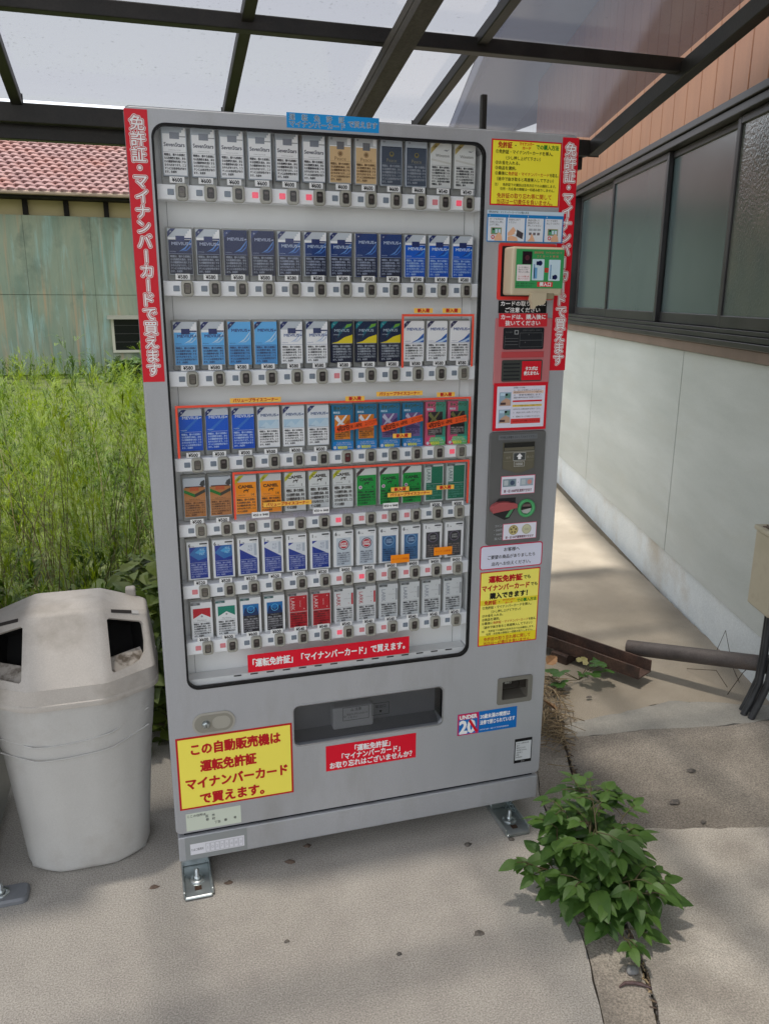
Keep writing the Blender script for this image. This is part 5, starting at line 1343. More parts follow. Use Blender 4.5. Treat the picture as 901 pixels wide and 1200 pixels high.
b.addbm(loft_bm([(hexo(0.148, 0.094, 0.072, 0.046), 0.002), (hexo(0.158, 0.102, 0.076, 0.050), 0.007), (bs(0), 0.018), (bs(0.35), 0.19), (bs(0.72), 0.362), (hexo(0.1935, 0.1290, 0.0885, 0.0625), 0.368), (hexo(0.2045, 0.1365, 0.0930, 0.066), 0.47), (hexo(0.207, 0.138, 0.094, 0.067), 0.516)], 0.046, 7), binp)
bb = b.build('bin_body', tb, wn=True)
for z, dz, s in ((0.405, 0.045, 0.196), (0.365, 0.035, 0.193)):
    b = MB(); pts = []
    for k in range(13):
        u = -1 + 2 * k / 12
        x = u * s * 0.95
        fx = 0.088; y = -0.1335 if abs(x) < fx else -0.1335 + (abs(x) - fx) * 0.64
        pts.append((x, y + 0.001, z + dz * (u * u * 0.55 + u * .35)))
    b.tube(pts, 0.0022, binp, 6); b.build('moulded_line', bb)
# rim band
b = MB()
b.addbm(loft_bm([(hexo(0.204, 0.135, 0.092, 0.065), 0.509), (hexo(0.2175, 0.148, 0.097, 0.071), 0.510), (hexo(0.2185, 0.149, 0.098, 0.072), 0.517), (hexo(0.2175, 0.148, 0.097, 0.071), 0.524), (hexo(0.2150, 0.1455, 0.096, 0.070), 0.526), (hexo(0.2130, 0.1435, 0.095, 0.069), 0.566)], 0.028, 5), binl)
b.build('hood_rim', tb, wn=True)
# hood shell: rounded facets; the two slanted front faces are replaced by panels with holes
bm = bmesh.new()
zt = 0.726; zr = 0.738
R0 = [bm.verts.new((x, y, 0.5655)) for x, y in hexo(0.2125, 0.143, 0.095, 0.069)]
R1 = [bm.verts.new(p) for p in ((-0.087, -0.040, zt), (0.087, -0.040, zt), (0.200, 0.012, 0.688), (0.198, 0.128, 0.686), (-0.198, 0.128, 0.686), (-0.200, 0.012, 0.688))]
R2 = [bm.verts.new(p) for p in ((-0.082, 0.00, zr), (0.082, 0.00, zr), (0.082, 0.10, zr), (-0.082, 0.10, zr))]
for i in range(6): bm.faces.new((R0[i], R0[(i + 1) % 6], R1[(i + 1) % 6], R1[i]))
for f in ((R1[0], R1[1], R2[1], R2[0]), (R1[1], R1[2], R2[1]), (R1[2], R1[3], R2[2], R2[1]), (R1[3], R1[4], R2[3], R2[2]), (R1[4], R1[5], R2[0], R2[3]), (R1[5], R1[0], R2[0]), tuple(R2)): bm.faces.new(f)
bmesh.ops.recalc_face_normals(bm, faces=bm.faces)
bmesh.ops.bevel(bm, geom=[e for e in bm.edges if not e.is_boundary], offset=0.010, segments=4, profile=0.5, affect='EDGES', clamp_overlap=True)
bm.faces.ensure_lookup_table()
sidef = sorted([f for f in bm.faces if f.normal.y < -0.3 and abs(f.normal.x) > 0.25 and abs(f.normal.z) < .75 and len(f.verts) == 4], key=lambda f: -f.calc_area())[:2]
PAN = []
for f in sidef:
    c = [v.co.copy() for v in f.verts]; sx = 1 if f.calc_center_median().x > 0 else -1
    c.sort(key=lambda p: p.z); lo_ = sorted(c[:2], key=lambda p: p.x * sx); hi_ = sorted(c[2:], key=lambda p: p.x * sx)
    if abs(hi_[0].x) > abs(hi_[1].x): hi_.reverse()
    PAN.append((lo_[0], lo_[1], hi_[1], hi_[0], sx))
bmesh.ops.delete(bm, geom=sidef, context='FACES_ONLY')
b = MB(); b.addbm(bm, binl); sh_o = b.build('hood', tb, wn=True)
hood = sh_o
V3 = lambda p: Vector(p)
def hood_panel(P00, P10, P11, P01, side):
    """panel with a hole: u runs from the centre outwards, v upwards"""
    P00, P10, P11, P01 = map(V3, (P00, P10, P11, P01))
    nrm = (P10 - P00).cross(P01 - P00).normalized()
    if nrm.y > 0: nrm = -nrm
    def Q(u, v, d=0.0): return (P00 * (1 - u) + P10 * u) * (1 - v) + (P01 * (1 - u) + P11 * u) * v - nrm * d
    outer = [(0, 0), (1, 0), (1, 1), (0, 1)]
    ho = [(0.04, 0.15), (0.09, 0.115), (0.55, 0.14), (0.78, 0.20), (0.90, 0.32), (0.94, 0.52), (0.94, 0.83), (0.90, 0.88), (0.10, 0.93), (0.04, 0.90)]
    tri = tessellate_polygon([[Vector((x, y, 0)) for x, y in outer], [Vector((x, y, 0)) for x, y in ho]])
    pts = [Q(u, v) for u, v in outer + ho]
    b.add(pts, [tuple(t) for t in tri], binl)
    m = len(ho)
    b.add([Q(u, v) for u, v in ho] + [Q(u, v, 0.012) for u, v in ho], [(i, (i + 1) % m, m + (i + 1) % m, m + i) for i in range(m)], binl)
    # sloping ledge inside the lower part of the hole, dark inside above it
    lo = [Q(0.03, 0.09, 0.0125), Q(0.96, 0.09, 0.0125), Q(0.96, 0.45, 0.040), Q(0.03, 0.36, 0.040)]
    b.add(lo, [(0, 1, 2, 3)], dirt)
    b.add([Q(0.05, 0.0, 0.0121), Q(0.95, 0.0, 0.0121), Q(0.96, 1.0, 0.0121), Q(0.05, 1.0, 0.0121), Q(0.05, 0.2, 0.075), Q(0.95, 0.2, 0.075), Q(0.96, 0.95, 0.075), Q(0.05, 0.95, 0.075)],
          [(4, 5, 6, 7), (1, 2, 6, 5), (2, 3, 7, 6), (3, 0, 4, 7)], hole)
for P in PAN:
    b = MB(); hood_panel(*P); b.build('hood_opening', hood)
for P in PAN:
    b = MB(); p0, p1 = P[3], P[2]; d = p1 - p0
    up = (P[3] - P[0]).normalized() * 0.009; nrm = Vector((P[4] * .45, -.75, .45)) * .0012
    a = p0 + d * 0.16 + up * 0.2; c = p0 + d * 0.86 + up * 0.2
    b.add([a + nrm, c + nrm, c + up + nrm, a + up + nrm], [(0, 1, 2, 3)], C(60, 56, 54, .5)); e = a.lerp(c, 0.74)
    b.add([e + nrm * 1.6, c + nrm * 1.6, c + up + nrm * 1.6, e + up + nrm * 1.6], [(0, 1, 2, 3)], C(206, 204, 200, .5))
    b.build('marking', hood)
b = MB(); b.box(0.145, 0.172, 0.105, 0.130, 0.66, 0.725, binl, 0.006); b.build('hinge', hood)

# ================================================================ neighbouring machine at the left edge
nb = empty('vending_machine', (-0.98, 0.30, 0), 'grey machine standing at the left edge, only its right side in view', 'vending machine')
b = MB(); b.box(-0.5, 0.508, -0.18, 0.30, 0.06, 1.83, noisy('grey_green_side', (0.20, 0.215, 0.205, 1), (0.28, 0.295, 0.28, 1), 4, 6, 0.5, 0.05, 200), 0.008)
b.build('cabinet', nb)
b = MB(); b.box(-0.502, 0.506, -0.24, -0.182, 0.13, 1.832, C(150, 152, 156, .35, .3), 0.01); b.box(-0.4, 0.25, -0.244, -0.2405, 0.7, 1.72, C(30, 34, 40, .1), 0.003)
b.build('door', nb)
greyf = noisy('grey_foot', (0.15, 0.16, 0.175, 1), (0.2, 0.21, 0.225, 1), 9, 4, 0.45)
b = MB()
pl = rrect(0.42, 0.603, -0.268, -0.200, 0.016, 5); n = len(pl)
b.add([(x, y, 0.001) for x, y in pl] + [(x, y, 0.010) for x, y in pl] + [(0.51 + (x - 0.51) * .95, -0.234 + (y + .234) * .86, 0.016) for x, y in pl], [(j * n + i, j * n + (i + 1) % n, (j + 1) * n + (i + 1) % n, (j + 1) * n + i) for j in range(2) for i in range(n)] + [tuple(range(2 * n, 3 * n))], greyf)
b.lathe([(0.020, 0.016), (0.020, 0.019), (0.011, 0.019)], (0.537, -0.232, 0), steel, 18); b.lathe([(0.0105, 0.019), (0.0105, 0.028), (0.005, 0.030), (0.005, 0.045), (0, 0.046)], (0.537, -0.232, 0), steel, 6)
b.build('foot', nb)
for (x, y) in ((-0.42, -0.1), (-0.42, 0.2), (0.42, 0.2), (0.44, -0.21)):
    b = MB(); b.box(x - 0.03, x + 0.03, y - 0.03, y + 0.03, 0.001, 0.0598, greyf, 0.004); b.build('foot', nb)

# ================================================================ box on the wall, cables, pipe, channel
d_ = Vector((sin(radians(16.3)), cos(radians(16.3)), 0)); n_ = Vector((-d_.y, d_.x, 0))
def WP(s, o, z): v = BO + d_ * s + n_ * o; return Vector((v.x, v.y, z))
bx = empty('junction_box', WP(-0.50, 0.06, 0.40), 'weathered beige electrical box fixed to the pale wall above the cables', 'electrical box', rz=BA)
beige2 = noisy('weathered_beige', (0.45, 0.40, 0.29, 1), (0.54, 0.48, 0.36, 1), 6, 6, 0.6, 0.05, 120, c3=(0.32, 0.26, 0.18, 1), s3=6)
b = MB(); b.box(-0.095, 0.072, -0.046, 0.066, 0.0, 0.285, beige2, 0.006); b.build('housing', bx)
b = MB(); b.box(-0.100, 0.077, -0.046, 0.074, 0.287, 0.306, beige2, 0.006)
for _ in range(26):
    x, y = R.uniform(-0.08, 0.06), R.uniform(-0.03, 0.06); q = R.uniform(0.003, 0.010)
    b.box(x - q, x + q, y - q * .5, y + q * .5, 0.3055, 0.3075 + R.uniform(0, .003), stain)
b.build('lid', bx)
blackp = noisy('black_conduit', (0.018, 0.019, 0.021, 1), (0.04, 0.042, 0.045, 1), 12, 5, 0.5)
for k, (ds, o) in enumerate(((-0.01, 0.075), (-0.045, 0.085), (-0.075, 0.07), (-0.03, 0.045))):
    pts = [WP(-0.49 + ds, o, 0.40), WP(-0.49 + ds, o, 0.22), WP(-0.50 + ds, o + 0.01, 0.12), WP(-0.505 + ds, o + 0.035, 0.05), WP(-0.51 + ds, o + 0.06, -0.008)]
    b = MB(); b.tube(pts, 0.0120, blackp, 10)
    lab = ['black cable under the beige box, nearest the wall corner of the bundle', 'black cable under the beige box, reaching farthest out over the concrete', 'black cable under the beige box, at the right edge of the picture', 'black cable under the beige box, behind the others'][k]
    b.build('power_cable', label=lab, cat='cable', group='black cables below the electrical box')
pipem = noisy('brown_pipe', (0.055, 0.045, 0.042, 1), (0.10, 0.085, 0.078, 1), 9, 7, 0.6, 0.15, 120, 0.15, 200, c3=(0.13, 0.085, 0.06, 1), s3=5)
b = MB()
pa = Vector((1.880, 0.812, 0.085)); pb = Vector((2.205, 0.378, 0.165))
b.tube([pa, pa.lerp(pb, .5), pb], 0.0315, pipem, 20)
dv = (pb - pa).normalized(); b.tube([pb - dv * 0.03, pb + dv * 0.03], 0.037, pipem, 20)
b.build('drain_pipe', label='dull brown round pipe lying from the steel channel to the cables', cat='pipe')
rust = noisy('rusty_steel', (0.045, 0.028, 0.022, 1), (0.12, 0.065, 0.045, 1), 14, 8, 0.75, 0.25, 90, 0.2, 160, c3=(0.06, 0.045, 0.042, 1), s3=3)
ch = empty('steel_channel', (1.862, 0.655, 0.0), 'rusty brown steel channel lying open side up on the concrete beside the machine', 'steel channel', rz=atan2(0.457, -0.244) - pi / 2)
b = MB(); w_ = 0.052; Lc = 1.05
b.box(-w_, w_, 0, Lc, 0.030, 0.036, rust, 0.002); b.box(-w_, -w_ + 0.006, 0, Lc, 0.0365, 0.083, rust, 0.002); b.box(w_ - 0.006, w_, 0, Lc, 0.0365, 0.083, rust, 0.002)
b.build('trough', ch)
for y in (0.36, 0.95):
    b = MB(); b.box(-0.075, 0.062, y - 0.04, y + 0.04, -0.012, 0.0295, rust, 0.003); b.build('support_block', ch)
twig = C(70, 58, 46, 0.9)
for k, pts in enumerate(([WP(-0.50, 0.03, 0.42), WP(-0.46, 0.035, 0.22), WP(-0.42, 0.10, 0.10), WP(-0.40, 0.14, -0.005)], [WP(-0.05, 0.05, 0.0), WP(-0.08, 0.03, 0.13), WP(-0.16, 0.02, 0.0), WP(-0.30, 0.05, -0.003)], [WP(-0.35, 0.12, 0.0), WP(-0.30, 0.15, 0.05), WP(-0.18, 0.22, -0.002)])):
    b = MB(); b.tube(pts, 0.0014, twig, 5)
    b.build('dry_vine', label=['thin dry vine hanging from the beige box to the ground', 'thin dry vine standing in a peak against the foundation', 'thin dry vine crossing under the brown pipe'][k], cat='dry vine')

# earthworm, pale stone
worm = noisy('worm', (0.07, 0.04, 0.04, 1), (0.13, 0.08, 0.075, 1), 60, 4, 0.4)
b = MB(); pts = [(0.940, -0.622, 0.002), (0.956, -0.618, 0.004), (0.974, -0.622, 0.004), (0.992, -0.632, 0.004), (1.008, -0.646, 0.002)]
b.tube(pts, [0.0022, 0.0040, 0.0043, 0.0040, 0.0025], worm, 8); b.build('earthworm', label='dry brown earthworm lying on the concrete strip below the weed', cat='earthworm')
def stone(x, y, s, mat, lab, z=0.0):
    bm = bmesh.new(); bmesh.ops.create_icosphere(bm, subdivisions=2, radius=s)
    for v in bm.verts:
        v.co *= 1 + 0.35 * mnoise.noise(v.co * (2.0 / s) + Vector((x * 9, y * 7, 0)))
        v.co.z *= 0.55; v.co.x *= 1.2
    b = MB(); b.addbm(bm, mat, True, Matrix.Translation((x, y, z + s * 0.4))); b.build('stone', label=lab, cat='stone')
stone(0.993, -0.592, 0.013, noisy('stone_grey', (0.2, 0.2, 0.2, 1), (0.3, 0.3, 0.29, 1), 40, 4, .8), 'small grey stone on the concrete strip just above the earthworm')
stone(1.219, 0.079, 0.009, C(214, 208, 196, .7), 'tiny white stone in the crack right of the machine')
stone(1.162, -0.078, 0.010, C(196, 150, 130, .7), 'tiny pinkish stone showing among the weed leaves')
# ================================================================ weeds
import numpy as np
def leaf_mesh(Ln, Wd, serr=0.0, n=7, fold=0.18, droop=0.25, notch=None):
    """ovate leaf along +x from the origin, folded on the midrib; returns verts, faces"""
    vs = []; fs = []
    for i in range(n + 1):
        t = i / n
        w = Wd * (sin(pi * min(1, t ** 0.66)) ** 0.85) if 0 < t < 1 else 0.0
        if serr and 0 < i < n: w *= 1 + (serr if i % 2 else -serr)
        x = Ln * t; z = -droop * Ln * t * t
        vs += [(x, -w, z + fold * w), (x, 0, z), (x, w, z + fold * w)]
    for i in range(n):
        a = 3 * i
        fs += [(a, a + 1, a + 4, a + 3), (a + 1, a + 2, a + 5, a + 4)]
    return vs, fs
def place(b, lv, pos, yaw_, pit, rol, sc, mat):
    m = Matrix.Translation(pos) @ Matrix.Rotation(yaw_, 4, 'Z') @ Matrix.Rotation(-pit, 4, 'Y') @ Matrix.Rotation(rol, 4, 'X') @ Matrix.Scale(sc, 4)
    b.add([m @ Vector(v) for v in lv[0]], lv[1], mat, False)

weedA = leafmat('weed_leaf', (0.028, 0.080, 0.013, 1), (0.070, 0.145, 0.025, 1), 14, 0.22, (0.08, 0.20, 0.02, 1), 0.5)
weedB = leafmat('weed_leaf_young', (0.060, 0.135, 0.022, 1), (0.10, 0.19, 0.036, 1), 16, 0.24, (0.14, 0.28, 0.04, 1), 0.5)
stemM = noisy('weed_stem', (0.09, 0.06, 0.035, 1), (0.12, 0.12, 0.045, 1), 20, 4, .7)
wd = empty('weed_plant', (1.052, -0.338, 0.0), 'bushy green weed with oval toothed leaves growing from the crack in the concrete', 'weed')
LV = leaf_mesh(1.0, 0.285, 0.035, 15, 0.18, 0.26)
rr = random.Random(23)
sb = MB(); fb = MB()
def spray(b, pos, az, el, ln, mats, pairs):
    """one compound leaf: a stalk with leaflet pairs and a terminal leaflet"""
    d = Vector((cos(az) * cos(el), sin(az) * cos(el), sin(el))); L_ = ln
    e = pos + d * L_ * .58
    sb.tube([pos, pos.lerp(e, .5) + Vector((0, 0, .006)), e], [.0019, .0015, .0011], stemM, 4, cap=False)
    place(b, LV, e, az + rr.uniform(-.2, .2), el * .5 + rr.uniform(-.35, .15), rr.uniform(-.4, .4), L_ * rr.uniform(.50, .62), mats)
    for q in range(pairs):
        pp = pos.lerp(e, .80 - .45 * q)
        for s2 in (-1, 1):
            place(b, LV, pp, az + s2 * rr.uniform(.85, 1.35), el * .4 + rr.uniform(-.35, .25), s2 * rr.uniform(-.2, .5), L_ * (.48 - .07 * q) * rr.uniform(.75, 1.12), mats if rr.random() < .85 else weedB)
# stems: (heading, horizontal reach, height of the tip)
stems = [(2.95, .16, .12), (-3.0, .13, .08), (2.6, .12, .20), (2.2, .10, .25), (1.75, .13, .30), (1.5, .09, .33), (1.1, .13, .27), (.75, .14, .24), (.35, .12, .20), (.0, .11, .15), (-.45, .10, .12), (-.9, .13, .11), (-1.35, .17, .07), (-1.75, .18, .05), (-2.1, .13, .10), (-2.55, .12, .13),
         (-2.9, .06, .23), (-1.7, .06, .20), (.6, .05, .27), (-.4, .06, .21), (1.9, .04, .24), (-1.2, .10, .15), (-2.2, .05, .16), (.2, .09, .17), (3.1, .10, .16)]
for (ya, rc, ht) in stems:
    ya += rr.uniform(-.1, .1); rc *= rr.uniform(.92, 1.1) * .90; ht *= rr.uniform(.92, 1.06) * .80
    base = Vector((rr.uniform(-.025, .025), rr.uniform(-.04, .04), 0.0)); k = 6; pts = []
    for i in range(k + 1):
        t = i / k; pts.append(base + Vector((cos(ya) * rc * t ** 1.25, sin(ya) * rc * t ** 1.25, max(.004, ht * t ** .85))))
    sb.tube(pts, [.0040 * (1 - .65 * i / k) for i in range(k + 1)], stemM, 5)
    for i in range(2, k + 1):
        az = ya + (2.4 * i) % 6.28 + rr.uniform(-.4, .4)
        if rc > .11: az = ya + rr.choice((-1, 1)) * rr.uniform(.3, 1.3)
        young = i >= k - 1
        spray(fb, pts[i], az, rr.uniform(.05, .5), rr.uniform(.095, .150) * (.72 if young else 1.0), weedB if young and rr.random() < .55 else weedA, rr.choice((1, 1, 2)))
    spray(fb, pts[-1], ya, .35, .085, weedB, 2)
sb.build('stem', wd); fb.build('foliage', wd)

# small broad-leaved weed and dry litter right of the machine
ivy = leafmat('ivy_leaf', (0.035, 0.10, 0.014, 1), (0.07, 0.17, 0.03, 1), 10, 0.3, (0.12, 0.26, 0.03, 1))
def lobed(n=20):
    vs = [(0, 0, 0)]
    for i in range(n):
        a = -pi * .86 + 2 * pi * .86 * i / (n - 1)
        r = 0.55 + 0.32 * abs(cos(a * 1.55)) - 0.10 * (i % 2)
        vs.append((r * cos(a) * .9 + .12, r * sin(a), 0.10 * abs(sin(a)) - .12 * r * r))
    return vs, [(0, i + 1, i + 2) for i in range(n - 1)]
LB_ = lobed()
sm = empty('seedling', (1.60, 0.75, 0.0), 'small weed with a few lobed bright green leaves under the steel channel', 'weed')
b = MB(); s2 = MB()
for (x, y, z, ya, sc) in ((-.085, -.02, .06, -2.2, .058), (-.10, -.055, .03, -1.9, .05), (-.095, .0, .05, 2.6, .05), (.075, -.02, .075, -.6, .055), (.05, -.05, .05, -1.6, .05), (.11, -.045, .05, -.9, .045), (.02, -.02, .035, -2.4, .03), (.13, .03, .05, .3, .045), (.16, .045, .03, .4, .03)):
    place(b, LB_, Vector((x, y, z)), ya, .1, R.uniform(-.3, .3), sc, ivy); s2.tube([(0.02, 0, 0), (x * .6, y * .6, z * .8), (x, y, z)], .0015, stemM, 4)
s2.build('stem', sm); b.build('foliage', sm)
b = MB(); place(b, LB_, Vector((1.66, 0.80, 0.055)), .6, .3, .2, .035, leafmat('yellow_leaf', (0.32, 0.30, 0.10, 1), (0.40, 0.36, 0.15, 1), 8, .2)); b.build('fallen_leaf', label='small yellowish leaf against the rusty channel', cat='leaf')
straw = [noisy('straw_a', (0.30, 0.22, 0.12, 1), (0.42, 0.33, 0.2, 1), 30, 3, .9), noisy('straw_b', (0.14, 0.10, 0.06, 1), (0.24, 0.18, 0.11, 1), 30, 3, .9)]
dl = noisy('dead_leaf', (0.25, 0.13, 0.06, 1), (0.38, 0.22, 0.11, 1), 20, 4, .8)
b = MB(); rr = random.Random(5)
for _ in range(330):
    t = rr.random() ** .8
    if rr.random() < .75: c = Vector((1.27 + .23 * t, 0.28 + .52 * t + rr.uniform(-.05, .05), 0)) + Vector((rr.gauss(0, .028), rr.gauss(0, .03), 0))
    else: c = Vector((1.60 + rr.gauss(0, .03), 1.25 + rr.gauss(0, .06), 0))
    a = rr.uniform(0, 2 * pi); l = rr.uniform(.015, .06); z = rr.uniform(.0, .022)
    b.tube([c + Vector((-cos(a) * l, -sin(a) * l, z)), c + Vector((0, 0, z + rr.uniform(0, .012))), c + Vector((cos(a) * l, sin(a) * l, rr.uniform(0, .02)))], rr.uniform(.0008, .0018), straw[rr.random() < .5], 4, cap=False)
b.build('plant_litter', label='dry straw and twigs heaped beside the machine', kind='stuff')
b = MB()
for _ in range(220):
    t = rr.random(); i = rr.randint(2, 9); x0_, y0_ = GP(edgeB[i]); x1_, y1_ = GP(edgeB[max(0, i - 1)])
    c = Vector((x0_ + (x1_ - x0_) * t, y0_ + (y1_ - y0_) * t, -.004)) + Vector((rr.gauss(.004, .006), rr.gauss(0, .004), 0)); a = rr.uniform(0, 2 * pi); l = rr.uniform(.002, .011)
    b.tube([c + Vector((-cos(a) * l, -sin(a) * l, 0)), c + Vector((cos(a) * l, sin(a) * l, .004))], rr.uniform(.0008, .0028), rr.choice(straw + [grit, stain]), 4)
b.build('crack_litter', label='dry crumbs and straw lying in the crack', kind='stuff')
for (x, y, z, ya, lab) in ((1.53, 0.86, .030, .5, 'curled orange brown dead leaf in the straw beside the machine'), (1.40, 0.53, .012, 2.1, 'flat brown dead leaf at the front of the straw heap')):
    b = MB(); place(b, leaf_mesh(.065, .024, .08, 8, .5, -.2), Vector((x, y, z)), ya, .1, .5, 1.0, dl); b.build('dead_leaf', label=lab, cat='leaf')

# ---- tall feathery weeds behind the machine: prototypes, many plants in one mass
rng = np.random.default_rng(11)
def feather(seed, H, nb, nl, spread, leafl, lw):
    r = random.Random(seed); tris = []
    def blade(p, d, l, w, up=Vector((0, 0, 1))):
        s = d.cross(up)
        if s.length < .05: s = Vector((1, 0, 0))
        s = s.normalized() * w * .5
        m = p + d * l * .55; e = p + d * l + Vector((0, 0, -l * .18))
        tris.append((p - s * .6, p + s * .6, m + s)); tris.append((p - s * .6, m + s, m - s)); tris.append((m - s, m + s, e))
    stem = []; a0 = r.uniform(0, 6.28); lean = r.uniform(.02, .22)
    for i in range(9):
        t = i / 8; stem.append(Vector((cos(a0) * lean * H * t * t, sin(a0) * lean * H * t * t, H * t)))
    for i in range(8):
        dd = stem[i + 1] - stem[i]; sd = dd.cross(Vector((cos(a0 + 1.5), sin(a0 + 1.5), 0))).normalized() * .0028 * (1.15 - i / 8); sd2 = dd.cross(sd).normalized() * sd.length
        for s in (sd, sd2): tris.append((stem[i] - s, stem[i] + s, stem[i + 1])); tris.append((stem[i] - s, stem[i + 1] + s * .8, stem[i + 1] - s * .8))
    for j in range(nb):
        t = .12 + .86 * (j + r.random()) / nb; k = min(7, int(t * 8)); p = stem[k].lerp(stem[k + 1], t * 8 - k)
        az = r.uniform(0, 6.28); el = r.uniform(.35, 1.1); bl = spread * H * (1.05 - .75 * t) * r.uniform(.6, 1.15)
        d = Vector((cos(az) * cos(el), sin(az) * cos(el), sin(el))); e = p + d * bl + Vector((0, 0, -.12 * bl)); sd = d.cross(Vector((0, 0, 1))).normalized() * .0013
        tris.append((p - sd, p + sd, e))
        for q in range(nl):
            u = .15 + .85 * (q + r.random()) / nl; pp = p.lerp(e, u); a2 = az + r.choice((-1, 1)) * r.uniform(.25, .9); e2 = el + r.uniform(-.5, .45)
            blade(pp, Vector((cos(a2) * cos(e2), sin(a2) * cos(e2), sin(e2))), leafl * r.uniform(.6, 1.25), lw * r.uniform(.7, 1.3))
    return np.array([[list(v) for v in t] for t in tris], dtype=np.float32).reshape(-1, 3)
protos = [feather(s, 1.0, 24, 10, .26, .078, .0042) for s in range(4)] + [feather(s + 7, 1.0, 30, 7, .20, .05, .0040) for s in range(3)] + [feather(s + 20, 1.0, 17, 8, .17, .05, .005) for s in range(3)]
short = [feather(s + 40, .45, 14, 9, .42, .075, .011) for s in range(4)]
gA = leafmat('feathery_green', (0.085, 0.165, 0.004, 1), (0.235, 0.31, 0.008, 1), 1.1, .45, None, .6)
gB = leafmat('low_green', (0.035, 0.085, 0.008, 1), (0.10, 0.17, 0.015, 1), 2.0, .35, None, .6)
def scatter(name, plist, pts, mat, hmin, hmax, label):
    out = []
    for (x, y) in pts:
        P = plist[rng.integers(len(plist))]; a = rng.uniform(0, 6.28); s = hmin + (hmax - hmin) * rng.uniform() ** 1.6; wv = s * rng.uniform(.85, 1.15)
        c, sn = math.cos(a), math.sin(a)
        q = np.empty_like(P); q[:, 0] = (P[:, 0] * c - P[:, 1] * sn) * wv + x; q[:, 1] = (P[:, 0] * sn + P[:, 1] * c) * wv + y; q[:, 2] = P[:, 2] * s - .03
        out.append(q)
    V = np.concatenate(out); nt_ = len(V) // 3
    me = bpy.data.meshes.new(name); me.vertices.add(len(V)); me.vertices.foreach_set('co', V.ravel()); me.loops.add(len(V)); me.loops.foreach_set('vertex_index', np.arange(len(V), dtype=np.int32))
    me.polygons.add(nt_); me.polygons.foreach_set('loop_start', np.arange(0, len(V), 3, dtype=np.int32)); me.polygons.foreach_set('loop_total', np.full(nt_, 3, dtype=np.int32)); me.materials.append(mat); me.update(); me.validate()
    o = bpy.data.objects.new(name, me); COL.objects.link(o); tag(o, label, None, None, 'stuff'); return o
def band(y0, y1, n, xa, xb):
    r = []
    for _ in range(n):
        y = rng.uniform(y0, y1); f = (y - y0) / max(.01, (y1 - y0)); r.append((rng.uniform(xa[0] + (xa[1] - xa[0]) * f, xb[0] + (xb[1] - xb[0]) * f), y))
    return r
pts = band(1.15, 2.2, 120, (-1.3, -1.5), (1.0, 1.0)) + band(2.2, 4.0, 250, (-1.5, -2.2), (1.1, 1.3)) + band(4.0, 7.0, 330, (-2.2, -3.2), (1.3, 1.6))
scatter('tall_weeds', protos, pts, gA, .46, 1.14, 'tall feathery bright green weeds growing thickly behind the machine')
pts = band(7.0, 14.7, 900, (-3.2, -5.0), (1.7, 2.4))
scatter('meadow_weeds', protos, pts, gA, .30, .58, 'lower yellow green weeds stretching back to the shed')
pts = band(0.98, 2.0, 150, (-2.2, -2.2), (1.2, 1.3)) + band(2.0, 6.0, 210, (-3.0, -3.5), (1.4, 1.6)) + band(6.0, 14.8, 300, (-4.0, -6.0), (1.8, 2.6))
scatter('ground_weeds', short, pts, gB, .55, 1.05, 'low dark green weeds covering the ground behind the machine')
for k, (x, y, h) in enumerate(((-0.98, 4.4, 1.42), (-0.42, 3.6, 1.34), (-0.52, 3.9, 1.28), (-1.15, 4.9, 1.30), (-0.33, 3.5, 1.16), (-0.75, 3.9, 1.12))):
    scatter('tall_stalk', protos[6:], [(x, y)], gB, h, h + .01, None)
    o = SC.objects[[q.name for q in SC.objects if q.name.startswith('tall_stalk')][-1]] if False else bpy.data.objects['tall_stalk' + ('' if k == 0 else '.%03d' % k)]
    del o['kind']; tag(o, ['tall thin weed stalk rising highest in front of the shed wall, far left', 'tall thin weed stalk with drooping tip, nearest the shed window', 'tall thin weed stalk standing just left of the drooping one', 'tall thin weed stalk at the left edge of the shed wall', 'shorter weed stalk rising beside the machine edge', 'shorter weed stalk in the middle of the weeds'][k], 'weed', 'weed stalks in front of the shed')
dryM = noisy('dry_stalk', (0.20, 0.16, 0.07, 1), (0.33, 0.28, 0.14, 1), 10, 3, .9)
b = MB(); rr = random.Random(31)
for _ in range(150):
    x = rr.uniform(-1.1, .15); y = rr.uniform(1.0, 2.6); h = rr.uniform(.35, .95); a = rr.uniform(0, 6.28); l = rr.uniform(.05, .45) * h
    b.tube([(x, y, -.02), (x + cos(a) * l * .35, y + sin(a) * l * .35, h * .6), (x + cos(a) * l, y + sin(a) * l, h)], [.0028, .002, .0009], dryM if rr.random() < .4 else stemM, 4, cap=False)
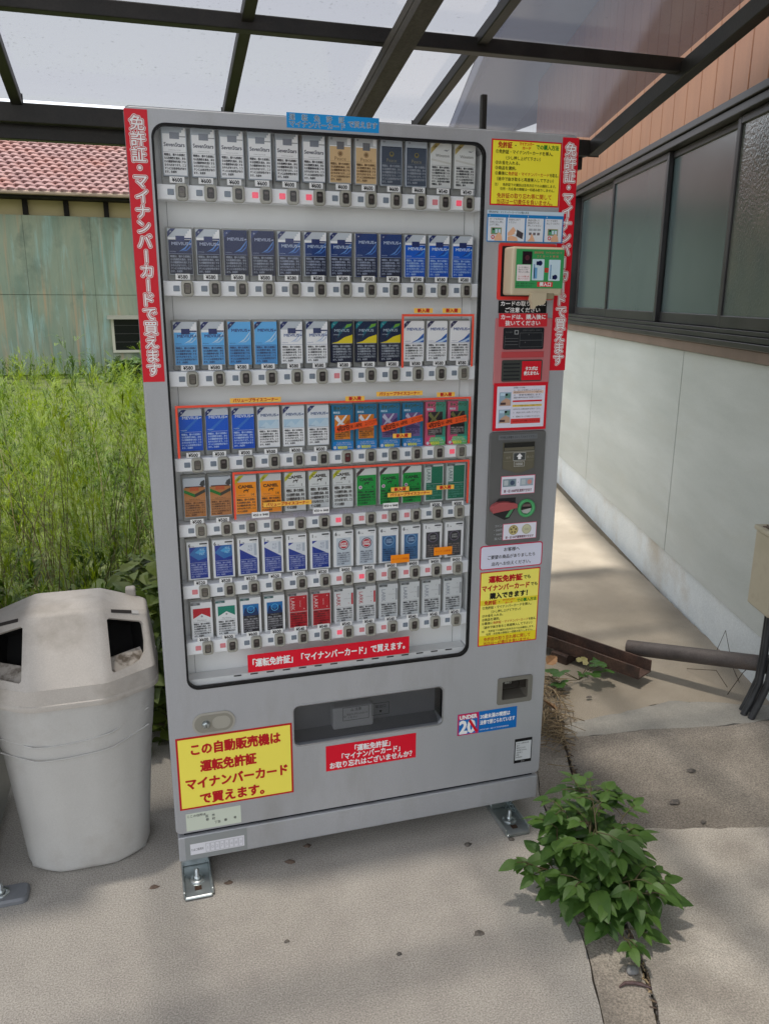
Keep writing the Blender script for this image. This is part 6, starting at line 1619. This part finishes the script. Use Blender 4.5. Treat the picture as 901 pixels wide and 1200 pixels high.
b.build('dry_stems', label='bare stems and dry stalks standing among the weeds', kind='stuff')
# leafy shrub under the shed window and broad leaves at the machine's left edge
shb = empty('shrub', (-0.15, 13.6, 0), 'small dark green shrub under the shed window beside the machine edge', 'shrub')
b = MB(); rr = random.Random(9); LS = leaf_mesh(.13, .04, 0, 4, .2, .3); dk = leafmat('shrub_leaf', (0.03, 0.07, 0.014, 1), (0.08, 0.14, 0.03, 1), 3, .25)
for _ in range(900):
    a = rr.uniform(0, 6.28); u = rr.random() ** .5; h = rr.random()
    q = Vector((cos(a) * .62 * u * (1 - .5 * h), sin(a) * .5 * u * (1 - .5 * h), -.02 + .34 * h + .10 * mnoise.noise(Vector((a, h * 3, 0)))))
    place(b, LS, q, rr.uniform(0, 6.28), rr.uniform(-.5, .9), rr.uniform(-.7, .7), rr.uniform(.7, 1.3), dk)
b.build('foliage', shb)
b = MB()
for _ in range(9):
    a = rr.uniform(0, 6.28); b.tube([(0, 0, -.03), (cos(a) * .15, sin(a) * .12, .2), (cos(a) * .35, sin(a) * .28, .36)], [.012, .008, .004], stemM, 5)
b.build('branch', shb)
cov = MB(); LC = leaf_mesh(.075, .024, 0, 5, .25, .35); g3 = leafmat('cover_leaf', (0.055, 0.105, 0.018, 1), (0.15, 0.20, 0.035, 1), 7, .3)
for _ in range(1500):
    x = rr.uniform(-1.0, .25); y = rr.uniform(.98, 1.55); h = rr.random() ** 1.3 * (.34 + .18 * mnoise.noise(Vector((x * 3, y * 3, 0))))
    place(cov, LC, Vector((x, y, h)), rr.uniform(0, 6.28), rr.uniform(-.4, .8), rr.uniform(-.6, .6), rr.uniform(.55, 1.3), g3)
for _ in range(420):
    x = rr.uniform(-.13, .06); y = rr.uniform(.68, 1.1); h = rr.random() * .62 * (1 - .4 * abs(y - .95))
    place(cov, LC, Vector((x, y, h)), rr.uniform(0, 6.28), rr.uniform(-.5, .7), rr.uniform(-.6, .6), rr.uniform(.6, 1.3), g3)
cov.build('ground_cover', label='broad leaved plants filling the strip behind the bin', kind='stuff')
